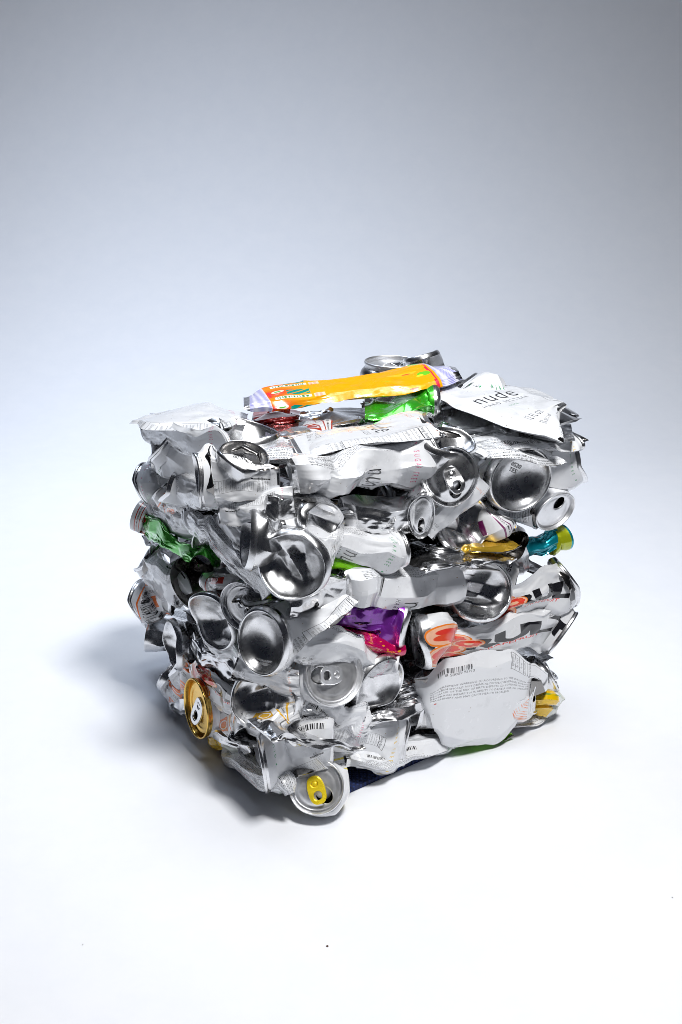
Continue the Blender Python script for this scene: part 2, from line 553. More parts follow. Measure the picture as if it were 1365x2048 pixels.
def blur(h, n=1):
    for _ in range(n):
        h = (h + np.roll(h, 1, 1) + np.roll(h, -1, 1)) / 3
        q = np.pad(h, ((1, 1), (0, 0)), mode='edge')
        h = (q[:-2] + q[1:-1] * 2 + q[2:]) / 4
    return h

def end_shape(rng, bends, dents):
    """height change (mm) over the plane of a can end: a few folds along chords and soft dents"""
    fs = []
    for _ in range(bends):
        fs.append((rng.uniform(0, 6.28), rng.uniform(.15, .6), rng.uniform(.25, .75) * rng.choice((1, 1, -1))))
    ds = [(rng.uniform(-.5, .5), rng.uniform(-.5, .5), rng.uniform(.22, .5), rng.uniform(-1, 1) * dents) for _ in range(4)]
    tents = [(rng.uniform(0, 6.28), rng.uniform(-.45, .45), rng.uniform(.25, .6), rng.choice((-1, 1)) * dents * rng.uniform(.5, 1.0), rng.uniform(-.5, .5)) for _ in range(4)] if dents > 3 else []
    def f(x, y):                                     # in units of the radius
        h = np.zeros_like(x)
        for a, o, wd, m, e in tents:                 # sharp creases across a badly crushed end
            q = x * math.cos(a) + y * math.sin(a) - o
            l = -x * math.sin(a) + y * math.cos(a) - e
            h += m * np.maximum(1 - np.abs(q) / wd, 0) * np.exp(-l * l * 1.2)
        for a, o, k in fs:
            q = (x * math.cos(a) + y * math.sin(a)) - o
            h -= k * 33 * .5 * (q + np.sqrt(q * q + .003))
        for cx, cy, s, m in ds:
            h += m * np.exp(-((x - cx) ** 2 + (y - cy) ** 2) / (2 * s * s))
        return h
    return f

DOME = [(.985, 0), (.975, 1.4), (.95, 3.4), (.915, 5.0), (.895, 5.8), (.88, 6.0), (.865, 5.8), (.845, 5.0), (.825, 3.4), (.805, 2.2),
        (.76, .2), (.69, -2.4), (.60, -4.7), (.50, -6.6), (.39, -8.2), (.28, -9.3), (.17, -10.0), (.07, -10.4)]
DOME = DOME[:10] + [(float(r_), float(np.interp(-r_, [-q[0] for q in DOME[9:]], [q[1] for q in DOME[9:]]))) for r_ in np.linspace(.79, .05, 22)]
SEAM = [(.83, 0), (.825, 2.0), (.83, 2.6), (.85, 3.0), (.857, 3.6), (.857, 5.2), (.845, 5.9), (.825, 6.0), (.81, 5.5), (.80, 4.0), (.785, .6),
        (.77, -.6), (.75, -.7), (.735, .1), (.728, 1.3), (.715, 1.9)]

def rings_mesh(P, close_center=None):
    """P: rings x n x 3 -> verts, faces (closed round)"""
    m, n = P.shape[:2]
    faces = [(i * n + k, i * n + (k + 1) % n, (i + 1) * n + (k + 1) % n, (i + 1) * n + k) for i in range(m - 1) for k in range(n)]
    V = P.reshape(-1, 3)
    if close_center is not None:
        V = np.vstack([V, close_center])
        faces += [((m - 1) * n + k, (m - 1) * n + (k + 1) % n, len(V) - 1) for k in range(n)]
    return V, faces

_tab_cache = {}
def tab_mesh():
    """ring-pull: rounded plate with two holes, a rolled edge and a rivet"""
    if 'v' in _tab_cache:
        return _tab_cache['v'], _tab_cache['f']
    cu = bpy.data.curves.new('tab', 'CURVE')
    cu.dimensions = '2D'
    cu.fill_mode = 'BOTH'
    cu.extrude = .35
    cu.bevel_depth = .75
    cu.bevel_resolution = 2
    def loop(pts):
        sp = cu.splines.new('POLY')
        sp.points.add(len(pts) - 1)
        for q, (x, y) in zip(sp.points, pts):
            q.co = (x, y, 0, 1)
        sp.use_cyclic_u = True
    th = np.linspace(0, 2 * np.pi, 56, endpoint=False)
    sg = lambda v, p: np.sign(v) * np.abs(v) ** p
    loop([(7.0 * sg(math.cos(t), .75) * (1 - .05 * math.sin(t)), -3 + 12.0 * sg(math.sin(t), .8)) for t in th])
    loop([(4.3 * math.cos(t), -8.0 + 4.6 * sg(math.sin(t), .8)) for t in th[::2]])
    loop([(3.6 * math.cos(t), 2.6 + 3.3 * math.sin(t)) for t in th[::2]])
    ob = bpy.data.objects.new('tab', cu)
    me = ob.to_mesh()
    V = np.array([v.co[:] for v in me.vertices])
    Fc = [tuple(p.vertices) for p in me.polygons]
    ob.to_mesh_clear()
    bpy.data.objects.remove(ob); bpy.data.curves.remove(cu)
    # rivet
    n = 20
    prof = [(2.5, -1.0), (2.5, .2), (2.1, .7), (1.0, .9), (.3, .95)]
    t2 = np.linspace(0, 2 * np.pi, n, endpoint=False)
    P = np.array([[(r * math.cos(t), 2.6 + r * math.sin(t), z) for t in t2] for r, z in prof])
    rv, rf = rings_mesh(P, np.array([[0, 2.6, .95]]))
    Fc += [tuple(len(V) + k for k in f) for f in rf]
    V = np.vstack([V, rv])
    V[:, 2] += .9 * np.clip((-V[:, 1]) / 15, 0, 1) ** 1.5 * 2
    _tab_cache['v'], _tab_cache['f'] = V, Fc
    return V, Fc

def make_end(kind, C, a1, a2, n, r1, r2, shape, parent, mat, origin, mouth=90, tab=None, tab_tilt=8, tab_mat=None, opened=True, code=None):
    """dome base or lid at centre C with in-plane axes a1, a2 and outward normal n, radii in mm"""
    N = 84
    th = np.linspace(0, 2 * np.pi, N, endpoint=False)
    if np.dot(np.cross(a1, a2), n) < 0:
        th = -th
    co, si = np.cos(th), np.sin(th)
    hs = .5 * (r1 + r2) / 33
    def pt(x, y, h):
        h = h * hs + shape(x, y)
        return C + .001 * (np.multiply.outer(x * r1, a1) + np.multiply.outer(y * r2, a2) + np.multiply.outer(h, n)) - origin
    if kind == 'dome':
        P = np.array([pt(rr * co, rr * si, np.full(N, float(h))) for rr, h in DOME])
        V, Fc = rings_mesh(P, pt(np.array([0.0]), np.array([0.0]), np.array([-10.5])))
        bo = mesh_obj('base', V, Fc, mat, parent)
        bo.data.set_sharp_from_angle(angle=R(38))
        if code:                                     # ink-jet date code printed in the hollow
            dr = np.array([q[0] for q in DOME[9:]])[::-1]; dh = np.array([q[1] for q in DOME[9:]])[::-1]
            TVs, TFs = [], []
            for li, t in enumerate(code):
                cu = bpy.data.curves.new('code', 'FONT'); cu.body = t; cu.size = .17; cu.align_x = 'CENTER'; cu.resolution_u = 2
                ob = bpy.data.objects.new('code', cu); me = ob.to_mesh()
                base = len(TVs)
                TVs += [(v.co.x, v.co.y + .10 - .16 * li) for v in me.vertices]
                TFs += [tuple(base + k for k in f.vertices) for f in me.polygons]
                ob.to_mesh_clear(); bpy.data.objects.remove(ob); bpy.data.curves.remove(cu)
            xy = np.array(TVs)
            # text runs with image-right and image-up, turned a little
            ex_ = rt - n * np.dot(rt, n); ex_ = nrm(ex_); ey_ = np.cross(n, ex_)
            q1 = xy[:, 0] * math.cos(.5) + xy[:, 1] * math.sin(.5); q2 = -xy[:, 0] * math.sin(.5) + xy[:, 1] * math.cos(.5)
            q2 = q2 + .12
            u_ = q1 * np.dot(ex_, a1) + q2 * np.dot(ey_, a1); v_ = q1 * np.dot(ex_, a2) + q2 * np.dot(ey_, a2)
            mesh_obj('date_code', pt(u_, v_, np.interp(np.hypot(u_, v_), dr, dh) + .45), TFs, INKMAT, bo, smooth=False)
        return bo
    P = [pt(rr * co, rr * si, np.full(N, float(h))) for rr, h in SEAM]
    ma = R(mouth)
    mx, my = .36 * math.cos(ma), .36 * math.sin(ma)
    # panel between the seam and the mouth
    ux, uy = math.cos(ma), math.sin(ma)
    ex = .235 * co * (-uy) + .27 * si * ux
    ey = .235 * co * ux + .27 * si * uy
    # reorder the mouth loop so that it runs with the outer loop
    ang = np.unwrap(np.arctan2(ey, ex))
    k0 = int(np.argmin(np.abs(np.angle(np.exp(1j * (ang - th[0]))))))
    ex, ey = np.roll(ex, -k0), np.roll(ey, -k0)
    if np.sign(np.diff(np.unwrap(np.arctan2(ey, ex))).mean()) != np.sign(th[1] - th[0]):
        ex, ey = np.roll(ex[::-1], 1), np.roll(ey[::-1], 1)
    ox, oy = .715 * co, .715 * si
    for q in np.linspace(0, 1, 12)[1:]:
        x = ox * (1 - q) + (mx + ex) * q
        y = oy * (1 - q) + (my + ey) * q
        h = np.full(N, 1.9)
        rad = np.hypot(x, y)
        h = h - .5 * np.exp(-((rad - .60) / .05) ** 2)
        if q > .93:
            h = h - .15
        P.append(pt(x, y, h))
    if opened:
        P.append(pt(mx + ex * .98, my + ey * .98, np.full(N, .7)))
        V, Fc = rings_mesh(np.array(P))
        # the torn flap, pushed down into the can
        m0 = len(V)
        fl = []
        for q in (.9, .55, .2):
            x, y = mx + ex * q, my + ey * q
            d = (x - mx) * ux + (y - my) * uy
            fl.append(pt(x - ux * .10, y - uy * .10, -3 - 9 * (d + .27)))
        fv, ff = rings_mesh(np.array(fl), pt(np.array([mx - ux * .1]), np.array([my - uy * .1]), np.array([-5.4])))
        V = np.vstack([V, fv]); Fc += [tuple(m0 + k for k in f) for f in ff]
    else:
        P.append(pt(mx + ex * .93, my + ey * .93, np.full(N, 1.2)))
        P.append(pt(mx + ex * .5, my + ey * .5, np.full(N, 1.9)))
        V, Fc = rings_mesh(np.array(P), pt(np.array([mx]), np.array([my]), np.array([2.0])))
    lid = mesh_obj('lid', V, Fc, mat, parent)
    if tab is not None:
        TV, TF = tab_mesh()
        TV = TV * 1.12
        ta = ma + R(tab)
        tl = R(tab_tilt)
        x = TV[:, 0]
        y = (TV[:, 1] - 2.4) * math.cos(tl) + 2.4
        z = TV[:, 2] - (TV[:, 1] - 2.4) * math.sin(tl) + 2.6
        dx, dy = math.cos(ta), math.sin(ta)
        gx = (x * dy + y * dx) / 33
        gy = (-x * dx + y * dy) / 33
        q = pt(gx, gy - 0, z / hs)
        mesh_obj('tab', q, TF, tab_mat or mat, lid)
    return lid

def smooth01(x):
    x = np.clip(x, 0, 1)
    return x * x * (3 - 2 * x)

N_MADE = 0
def can(label, face, A, nA, B, nB, mid=(), kA='fold', kB='fold', rA=30, rB=30, des='white_green', u0=0.0, amp=2.2, fine=None, seed=None,
        end_mat=None, mouth=90, tab=None, tab_tilt=8, tab_mat=None, bends=1, dents=1.6, p=2.0, sect=None, lenA=13, lenB=13, group='crushed cans pressed into the bale',
        hint=None, opened=True, code=None, NU=160, NV=72, name='crushed_can', category='can', flip=None, roll=0):
    """one crushed can: A, B = (px, py, depth mm) of its two ends on a face of the bale, mid = (px, py, depth, half width, half thickness[, turn]) stations"""
    global N_MADE
    N_MADE += 1
    rng = random.Random(seed if seed is not None else 1000 + N_MADE * 7)
    if sect is None:
        sect = random.Random((seed or 0) + 5).uniform(.55, 1.25) if amp >= 1.8 else .6
    n_ = FACES[face][3]
    z_ = FACES[face][2]
    em = end_mat or ALU
    if fine is None:
        fine = .95 if des in ('silver', 'gold', 'green', 'teal', 'purple', 'lime') else .8
    pos = lambda q: q[0] if isinstance(q[0], np.ndarray) else at(q[0], q[1], face, q[2])
    pa, pb = pos(A), pos(B)
    va, vb = vec(nA, face), vec(nB, face)
    ra = (rA, rA) if np.isscalar(rA) else rA
    rb = (rB, rB) if np.isscalar(rB) else rB
    mids = [(pos(m), m[3], m[4], m[5] if len(m) > 5 else 0) for m in mid]
    if hint is None and mids and all(m[2] > 1.9 * m[1] and m[1] < 14 for m in mids):
        hint = (0, 1, 0)
        mids = [(m[0], m[2], m[1], m[3]) for m in mids]
        ra, rb = ra[::-1], rb[::-1]
    if mids and kA == 'fold':
        lenA = min(lenA, 450 * np.linalg.norm(mids[0][0] - pa))
    if mids and kB == 'fold':
        lenB = min(lenB, 450 * np.linalg.norm(mids[-1][0] - pb))
    pts = [pa, pa - va * lenA * .001] + [m[0] for m in mids] + [pb - vb * lenB * .001, pb]
    # spine: Catmull-Rom through the stations
    K = [0]
    for q0, q1 in zip(pts[:-1], pts[1:]):
        K.append(K[-1] + max(np.linalg.norm(q1 - q0), 1e-4) ** .6)
    K = np.array(K); K /= K[-1]
    t_ = np.linspace(0, 1, 400)
    ext = [2 * pts[0] - pts[1]] + pts + [2 * pts[-1] - pts[-2]]
    KE = np.concatenate([[-K[1]], K, [2 - K[-2]]])
    spine = np.zeros((400, 3))
    for i, t in enumerate(t_):
        s = min(max(np.searchsorted(K, t, side='right') - 1, 0), len(pts) - 2)
        t0, t1, t2, t3 = KE[s:s + 4]
        p0, p1, p2, p3 = ext[s:s + 4]
        m1 = (p2 - p0) / (t2 - t0) * (t2 - t1)
        m2 = (p3 - p1) / (t3 - t1) * (t2 - t1)
        q = (t - t1) / (t2 - t1)
        spine[i] = (2 * q**3 - 3 * q**2 + 1) * p1 + (q**3 - 2 * q**2 + q) * m1 + (-2 * q**3 + 3 * q**2) * p2 + (q**3 - q**2) * m2
    seg = np.linalg.norm(np.diff(spine, axis=0), axis=1)
    cum = np.concatenate([[0], np.cumsum(seg)])
    HL = cum[-1] * 1000
    vv = np.linspace(0, 1, NV)
    # finer rows are not needed: even spacing along the spine
    C = np.stack([np.interp(vv * cum[-1], cum, spine[:, k]) for k in range(3)], 1)
    stn = np.interp(K, t_, cum) / cum[-1]              # station positions along v
    Tn = np.gradient(C, axis=0)
    Tn /= np.linalg.norm(Tn, axis=1)[:, None]
    # frames by parallel transport from the middle
    c0 = NV // 2
    hv = vec(hint, face) if hint is not None else n_
    h = hv - Tn[c0] * np.dot(hv, Tn[c0])
    if np.linalg.norm(h) < .25:
        h = z_ - Tn[c0] * np.dot(z_, Tn[c0])
    A2 = np.zeros((NV, 3))
    A2[c0] = nrm(h)
    for rngk, st in ((range(c0 + 1, NV), -1), (range(c0 - 1, -1, -1), 1)):
        for k in rngk:
            A2[k] = nrm(A2[k + st] - Tn[k] * np.dot(A2[k + st], Tn[k]))
    A1 = np.cross(A2, Tn)
    # section sizes
    eA = {'dome': .985, 'lid': .83, 'open': 1.0, 'fold': 1.0}[kA]
    eB = {'dome': .985, 'lid': .83, 'open': 1.0, 'fold': 1.0}[kB]
    if not mids:
        mids = [(None, 46, 9, 0)]
        sm = [.5]
    else:
        sm = list(stn[2:-2])
        shr = .88 if face != 'T' and not isinstance(A[0], np.ndarray) else 1
        mids = [(m[0], m[1] * (shr if m[1] < 40 else 1) * (1 if m[2] < m[1] else .85), m[2] * (.68 if m[2] < m[1] else .9), m[3]) for m in mids]
    fa = lambda k, r, m: (m[1] * .97, max(1.2, m[2] * .25)) if k == 'fold' else r
    ga, gb = fa(kA, ra, mids[0]), fa(kB, rb, mids[-1])
    xs = [0, stn[1] * .8] + sm + [1 - (1 - stn[-2]) * .8, 1]
    ws = [ga[0], ga[0]] + [m[1] for m in mids] + [gb[0], gb[0]]
    ts = [ga[1], ga[1] if kA != 'fold' else mids[0][2] * .85] + [m[2] for m in mids] + [gb[1] if kB != 'fold' else mids[-1][2] * .85, gb[1]]
    tw = [roll, roll] + [m[3] for m in mids] + [roll, roll]
    def interp(ys):
        out = np.zeros(NV)
        for i, v in enumerate(vv):
            s = min(max(np.searchsorted(xs, v, side='right') - 1, 0), len(xs) - 2)
            q = smooth01((v - xs[s]) / max(xs[s + 1] - xs[s], 1e-6))
            out[i] = ys[s] * (1 - q) + ys[s + 1] * q
        return out
    Wv, Tv, Rv = interp(ws), interp(ts), np.radians(interp(tw))
    # neck and chamfer next to rigid ends
    ymm = vv * HL
    necA = 1 - (1 - eA) * (1 - smooth01(ymm / 9.0)) if kA in ('lid', 'dome') else np.ones(NV)
    necB = 1 - (1 - eB) * (1 - smooth01((HL - ymm) / 9.0)) if kB in ('lid', 'dome') else np.ones(NV)
    Wv *= necA * necB
    Tv *= necA * necB
    c_, s_ = np.cos(Rv)[:, None], np.sin(Rv)[:, None]
    B1, B2 = A1 * c_ + A2 * s_, A2 * c_ - A1 * s_
    # sections: polygons whose corners wander along the can, so that folds run lengthwise and break off
    KC = 8
    M = NU // KC
    rig = np.maximum(np.exp(-(ymm / 9) ** 2) if kA != 'fold' else 0 * ymm, np.exp(-((HL - ymm) / 9) ** 2) if kB != 'fold' else 0 * ymm)
    j_ = min(1.0, amp / 4.2)
    cx, cz = np.zeros((KC + 1, NV)), np.zeros((KC + 1, NV))
    for k in range(KC):
        kn = [0.0]
        while kn[-1] < HL:
            kn.append(kn[-1] + rng.uniform(11, 30))
        tip = k % 4 == 0
        dth = [math.radians(rng.uniform(-15, 15)) * (0.4 if tip else .4 + j_) for _ in kn]
        if tip:
            fx = [1 + rng.uniform(-.16, .10) * (.25 + j_) for _ in kn]
            fz = [1.0] * len(kn)
        else:
            fx = [1 + rng.uniform(-.10, .10) * j_ for _ in kn]
            fz = [1 - rng.random() ** 1.3 * .95 * j_ + rng.uniform(-.05, .12) for _ in kn]
        off = [rng.uniform(-.45, .45) * (.2 + j_) for _ in kn]
        d_, fx_, fz_, of_ = (np.interp(ymm, kn, q) for q in (dth, fx, fz, off))
        an = 2 * math.pi * k / KC + d_
        sn = np.sin(an)
        cx[k] = Wv * np.cos(an) * fx_
        cz[k] = Tv * (np.sign(sn) * np.abs(sn) ** sect * fz_ + (of_ if tip else 0))
    cx[KC], cz[KC] = cx[0], cz[0]
    X = np.zeros((NV, NU + 1)); Z = np.zeros((NV, NU + 1))
    for k in range(KC):
        for m_ in range(M):
            q = m_ / M
            X[:, k * M + m_] = cx[k] * (1 - q) + cx[k + 1] * q
            Z[:, k * M + m_] = cz[k] * (1 - q) + cz[k + 1] * q
    X[:, NU], Z[:, NU] = X[:, 0], Z[:, 0]
    th = np.linspace(0, 2 * np.pi, NU + 1)
    rg = rig[:, None]
    X = X * (1 - rg) + Wv[:, None] * np.cos(th) * rg
    Z = Z * (1 - rg) + Tv[:, None] * np.sin(th) * rg
    al = np.concatenate([np.zeros((NV, 1)), np.cumsum(np.hypot(np.diff(X, axis=1), np.diff(Z, axis=1)), axis=1)], 1)
    Uarc = al / np.maximum(al[:, -1:], 1e-6)
    X, Z = X[:, :NU], Z[:, :NU]
    P = C[:, None] * 1000 + X[..., None] * B1[:, None] + Z[..., None] * B2[:, None]
    # crumple
    du = np.roll(P, -1, 1) - np.roll(P, 1, 1)
    dv = np.gradient(P, axis=0)
    Nm = np.cross(du, dv)
    Nm /= np.maximum(np.linalg.norm(Nm, axis=2), 1e-6)[..., None]
    CL = 207.0
    S, Yg = np.meshgrid(np.arange(NU) / NU * CL, ymm)
    free = np.ones(NV)
    if kA != 'fold':
        free *= smooth01((ymm - 3) / 16)
    if kB != 'fold':
        free *= smooth01((HL - ymm - 3) / 16)
    f1 = facets(S, Yg, CL, rng.uniform(20, 30), amp * .22, rng)
    f2 = facets(S, Yg, CL, rng.uniform(9, 14), amp * fine * .30, rng)
    f3 = facets(S, Yg, CL, rng.uniform(4.8, 6.5), amp * fine * .09, rng)
    patch = .5 + .5 * np.sin(2 * np.pi * rng.choice((1, 2)) * S / CL + rng.uniform(0, 6) + Yg / 19) * np.sin(Yg / rng.uniform(12, 22) + rng.uniform(0, 6))
    hgt = f1 + (f2 + f3) * np.clip(patch * 2.2 - .7, 0, 1.4)
    lim = np.minimum(Wv, Tv)[:, None]
    hgt = np.clip(hgt, -.75 * lim, 9) * free[:, None]
    P = P + Nm * hgt[..., None]
    # wander of the whole section so that edges are not ruled lines
    wob = facets(S * 0 + 3, Yg, CL, 26, amp * .6, rng)
    P += (B1[:, None] * (wob * free[:, None])[..., None])
    shA, shB = end_shape(rng, bends, dents), end_shape(rng, bends, dents)
    for sh, kk, i0, cc, nn_, (q1, q2) in ((shA, kA, 0, pa, va, ra), (shB, kB, NV - 1, pb, vb, rb)):
        if kk == 'fold':
            continue
        dist = ymm if i0 == 0 else HL - ymm
        fall = np.exp(-(dist / 11.0) ** 2)[:, None]
        xl, yl = X / np.maximum(Wv, 1)[:, None], Z / np.maximum(Tv, 1)[:, None]
        e_ = eA if i0 == 0 else eB
        P += (sh(xl * e_, yl * e_) * fall)[..., None] * (-Tn[0] if i0 == 0 else Tn[-1])
    # crease measure for scuffed paint: how sharply the surface turns
    n2 = np.cross(np.roll(P, -1, 1) - P, np.gradient(P, axis=0))
    n2 /= np.maximum(np.linalg.norm(n2, axis=2), 1e-6)[..., None]
    turn = 1 - np.minimum((n2 * np.roll(n2, 1, 1)).sum(2), (n2 * np.roll(n2, 1, 0)).sum(2))
    wear = np.clip(turn * 1.4, 0, 1) * free[:, None]
    wear[0] = wear[-1] = 0
    # build
    origin = C[c0].copy()
    root = bpy.data.objects.new(name, None)
    root.empty_display_size = .02
    COL.objects.link(root)
    root.location = origin
    root['label'] = label
    root['category'] = category
    if group:
        root['group'] = group
    faces = [(i * NU + k, i * NU + (k + 1) % NU, (i + 1) * NU + (k + 1) % NU, (i + 1) * NU + k) for i in range(NV - 1) for k in range(NU)]
    if flip is None:
        flip = (kA == 'lid' and kB != 'lid') or (kB == 'dome' and kA != 'dome')
    u = np.arange(NU + 1) / NU
    ii, kk = np.mgrid[0:NV - 1, 0:NU]
    Us = Uarc.copy()
    for _ in range(6):
        Us[1:-1] = (Us[:-2] + 2 * Us[1:-1] + Us[2:]) / 4
    uvq = np.stack([np.stack([Us[ii, kk], vv[ii]], -1), np.stack([Us[ii, kk + 1], vv[ii]], -1), np.stack([Us[ii + 1, kk + 1], vv[ii + 1]], -1), np.stack([Us[ii + 1, kk], vv[ii + 1]], -1)], 2)
    if flip:
        uvq = np.stack([.5 - uvq[..., 0], 1 - uvq[..., 1]], -1)
    uvq[..., 0] += u0
    low = P[..., 2].min() * .001
    if face != 'T' and low < .0015 and not isinstance(A[0], np.ndarray) or (face == 'N' and low < .0015):
        lift = np.array([0, 0, .0015 - low])           # nothing sinks into the paper: it rests on it
        P = P + lift * 1000
        C = C + lift; origin = origin + lift; pa = pa + lift; pb = pb + lift
        root.location = origin
    V = P.reshape(-1, 3) * .001 - origin
    wv = wear.ravel()
    # close folded ends
    for kk_, i0 in ((kA, 0), (kB, NV - 1)):
        if kk_ == 'fold':
            ring = [i0 * NU + k for k in range(NU)]
            for k in range(1, NU // 2):
                a, b, c, d = ring[k], ring[k + 1 if k + 1 <= NU // 2 else k], ring[NU - k - 1], ring[NU - k]
                if k + 1 < NU // 2:
                    faces.append((a, d, c, b) if i0 == 0 else (a, b, c, d))
    uvl = uvq.reshape(-1, 2)
    nextra = sum(len(f) for f in faces) - len(uvl)
    if nextra > 0:
        uvl = np.vstack([uvl, np.full((nextra, 2), .002)])
    bo = mesh_obj('body', V, faces, D[des], root, uvl, wv)
    bo.data.set_sharp_from_angle(angle=R(30))
    if kA in ('dome', 'lid'):
        make_end(kA, pa, B1[0], B2[0], -Tn[0], ra[0], ra[1], shA, root, em, origin, mouth, tab, tab_tilt, tab_mat, opened, code)
    if kB in ('dome', 'lid'):
        make_end(kB, pb, B1[-1], B2[-1], Tn[-1], rb[0], rb[1], shB, root, em, origin, mouth, tab, tab_tilt, tab_mat, opened, code)
    return root

def end_can(label, face, px, py, d, n, r=30, kind='dome', trail=(0, 0), depth=80, w=42, t=11, **k):
    """a can whose end looks out of the bale; its body is squeezed and runs inwards"""
    k.setdefault('hint', (0, 1, 0))
    k.setdefault('lenA', 11)
    o, e, z, nn = FACES[face]
    p0 = at(px, py, face, d)
    q = lambda f: p0 + (e * trail[0] * f + z * trail[1] * f - nn * depth * f) * .001
    return can(label, face, (p0, 0, 0), n, (q(1.0), 0, 0), (trail[0] * .01, trail[1] * .01, -1), [(q(.5), 0, 0, w, t)],
               kA=kind, kB='fold', rA=r, **k)

# ------------------------------------------------------------------ setting: one sweep of white studio paper
def paper(name):
    m, nt, p, L = new_mat(name)
    cr = ramp(nt, noise(nt, 26, 6, .7), [(.30, (.775, .795, .84)), (.70, (.805, .82, .858))])
    L.new(cr, p.inputs['Base Color'])
    p.inputs['Roughness'].default_value = .75
    p.inputs['Specular IOR Level'].default_value = .25
    bump(nt, noise(nt, 160, 4, .6), .10, .001, p)
    return m

prof = [(-.36, 0.0), (-.2, 0), (.1, 0), (.4, 0), (1.0, 0)]
for k in range(1, 25):
    a = k / 24 * math.pi / 2
    prof.append((1.0 + 1.1 * math.sin(a), 1.1 - 1.1 * math.cos(a)))
prof += [(2.1, 1.6), (2.1, 2.4), (2.1, 3.2)]
xs_ = np.linspace(-1.8, 1.8, 19)
V = [(x, y, z) for y, z in prof for x in xs_]
nx_ = len(xs_)
Fc = [(i * nx_ + k, i * nx_ + k + 1, (i + 1) * nx_ + k + 1, (i + 1) * nx_ + k) for i in range(len(prof) - 1) for k in range(nx_ - 1)]
bd = mesh_obj('backdrop', V, Fc, paper('studio_paper'))
bd['kind'] = 'structure'
bd['label'] = 'seamless sheet of white studio paper sweeping up behind the bale'

FLAT = dict(p=2.6)
# ------------------------------------------------------------------ cans lying on top of the bale
can('white flattened can on the top left corner with small print along its edge', 'T', (300, 834, 8), (-1, 0, .1), (494, 838, 10), (1, 0, 0),
    [(312, 834, 10, 24, 5), (350, 836, 13, 42, 7), (420, 834, 14, 48, 8), (470, 836, 11, 22, 6)], des='blank_pink', u0=.02, amp=1.3, seed=11)
can('white can folded along the front edge of the top left corner', 'L', (286, 846, 3), (-.6, .4, 0), (455, 908, 7), (.6, -.4, 0), [(335, 868, 6, 13, 7), (400, 892, 8, 15, 7)], des='blank_pink', u0=.05, amp=1.2, seed=12)
can('long flattened orange can with lavender lattice ends lying across the top', 'T', (488, 806, 24), (-1, -.1, 0), (916, 744, 34), (1, .1, 0),
    [(540, 798, 26, 21, 9, 14), (640, 784, 29, 21, 8, 14), (760, 768, 31, 22, 8, 12), (870, 751, 34, 23, 9, 14)], kA='fold', kB='fold', des='mango', u0=.02, amp=1.3, seed=21, NV=100)
end_can('bare can end facing up behind the orange can', 'T', 784, 733, 20, (.03, .02, 1), 33, 'lid', end_mat=SATIN, trail=(10, 0), depth=40, des='silver', seed=31, mouth=200, opened=False, dents=1, bends=0)
end_can('bent can rim standing behind the right end of the orange can', 'T', 843, 716, 30, (-.25, .2, 1), (20, 26), 'dome', trail=(0, 0), depth=40, des='silver', seed=32, dents=3)
can('white flattened can on the top right corner with large black lettering', 'T', (1122, 850, 8), (.8, -.6, 0), (925, 776, 20), (-.8, .6, 0),
    [(1108, 845, 10, 36, 7), (1075, 832, 14, 49, 9), (985, 798, 18, 51, 9), (945, 784, 19, 44, 9)], kB='lid', rB=(36, 10), des='white_green', u0=.03, amp=1.3, seed=41, sect=.6)
can('white flattened can in the middle of the top between orange can and front edge', 'T', (588, 894, 12), (-1, -.2, 0), (868, 850, 16), (1, .2, 0),
    [(650, 884, 15, 33, 7, -4), (770, 866, 17, 34, 8, -4)], kB='lid', rB=(34, 10), des='white_orange', u0=.05, amp=1.3, seed=51)
can('crumpled bright green can under the right end of the orange can', 'T', (730, 822, 12), (-1, 0, 0), (868, 802, 14), (1, .1, 0), [(800, 810, 15, 30, 16, -12)], kB='dome', rB=(24, 18), des='green', amp=4.5, seed=61)
can('dark red crumpled can under the left end of the orange can', 'T', (505, 838, 0), (-1, 0, 0), (600, 832, 4), (1, 0, 0), [(550, 834, 5, 26, 9)], des='red', amp=4, seed=62)
can('silver can crushed flat in front of the middle of the orange can', 'T', (600, 846, 0), (-1, 0, 0), (735, 832, 2), (1, 0, 0), [(670, 838, 4, 30, 11)], des='silver', amp=4, seed=63)
can('white can with red print crushed in front of the orange can', 'T', (560, 862, 0), (-1, 0, 0), (680, 856, 2), (1, 0, 0), [(620, 858, 2, 30, 8)], des='stripe_red', amp=3, seed=64)
can('small silver scrap of can beside the left edge of the white top right corner can', 'T', (850, 800, 6), (-1, 0, 0), (940, 765, 6), (1, .5, 0), [(895, 785, 10, 26, 13)], des='silver', amp=5, seed=65)
end_can('silver can end lying face up under the white can on the left corner', 'T', 492, 870, 6, (.05, -.1, 1), (33, 31), 'dome', trail=(-30, 6), depth=40, des='silver', seed=66, dents=3)
can('stained bare can crushed flat between the white cans on top', 'T', (530, 872, 2), (-1, 0, 0), (640, 856, 4), (1, 0, 0), [(585, 862, 4, 34, 8)], des='silver', amp=3.5, seed=67)
can('torn white can with fine print near the front of the top', 'T', (470, 905, 4), (-1, 0, 0), (640, 905, 2), (1, 0, 0), [(550, 900, 6, 38, 9)], des='print', amp=4, seed=68)
can('white can with silver neck under the white top right corner can', 'R', (930, 895, -18), (-1, 0, .2), (1130, 880, -14), (1, 0, 0), [(1030, 880, -14, 9, 36)], kB='lid', rB=(11, 28), des='blank_yellow', amp=3, u0=.4, seed=69)
can('bare can crushed flat directly under the white top right corner can', 'T', (868, 828, 0), (-1, .1, 0), (1140, 850, -4), (1, -.1, 0), [(950, 828, 2, 50, 13, 6), (1080, 838, -1, 50, 12, 6)], des='silver', amp=3.6, seed=70)

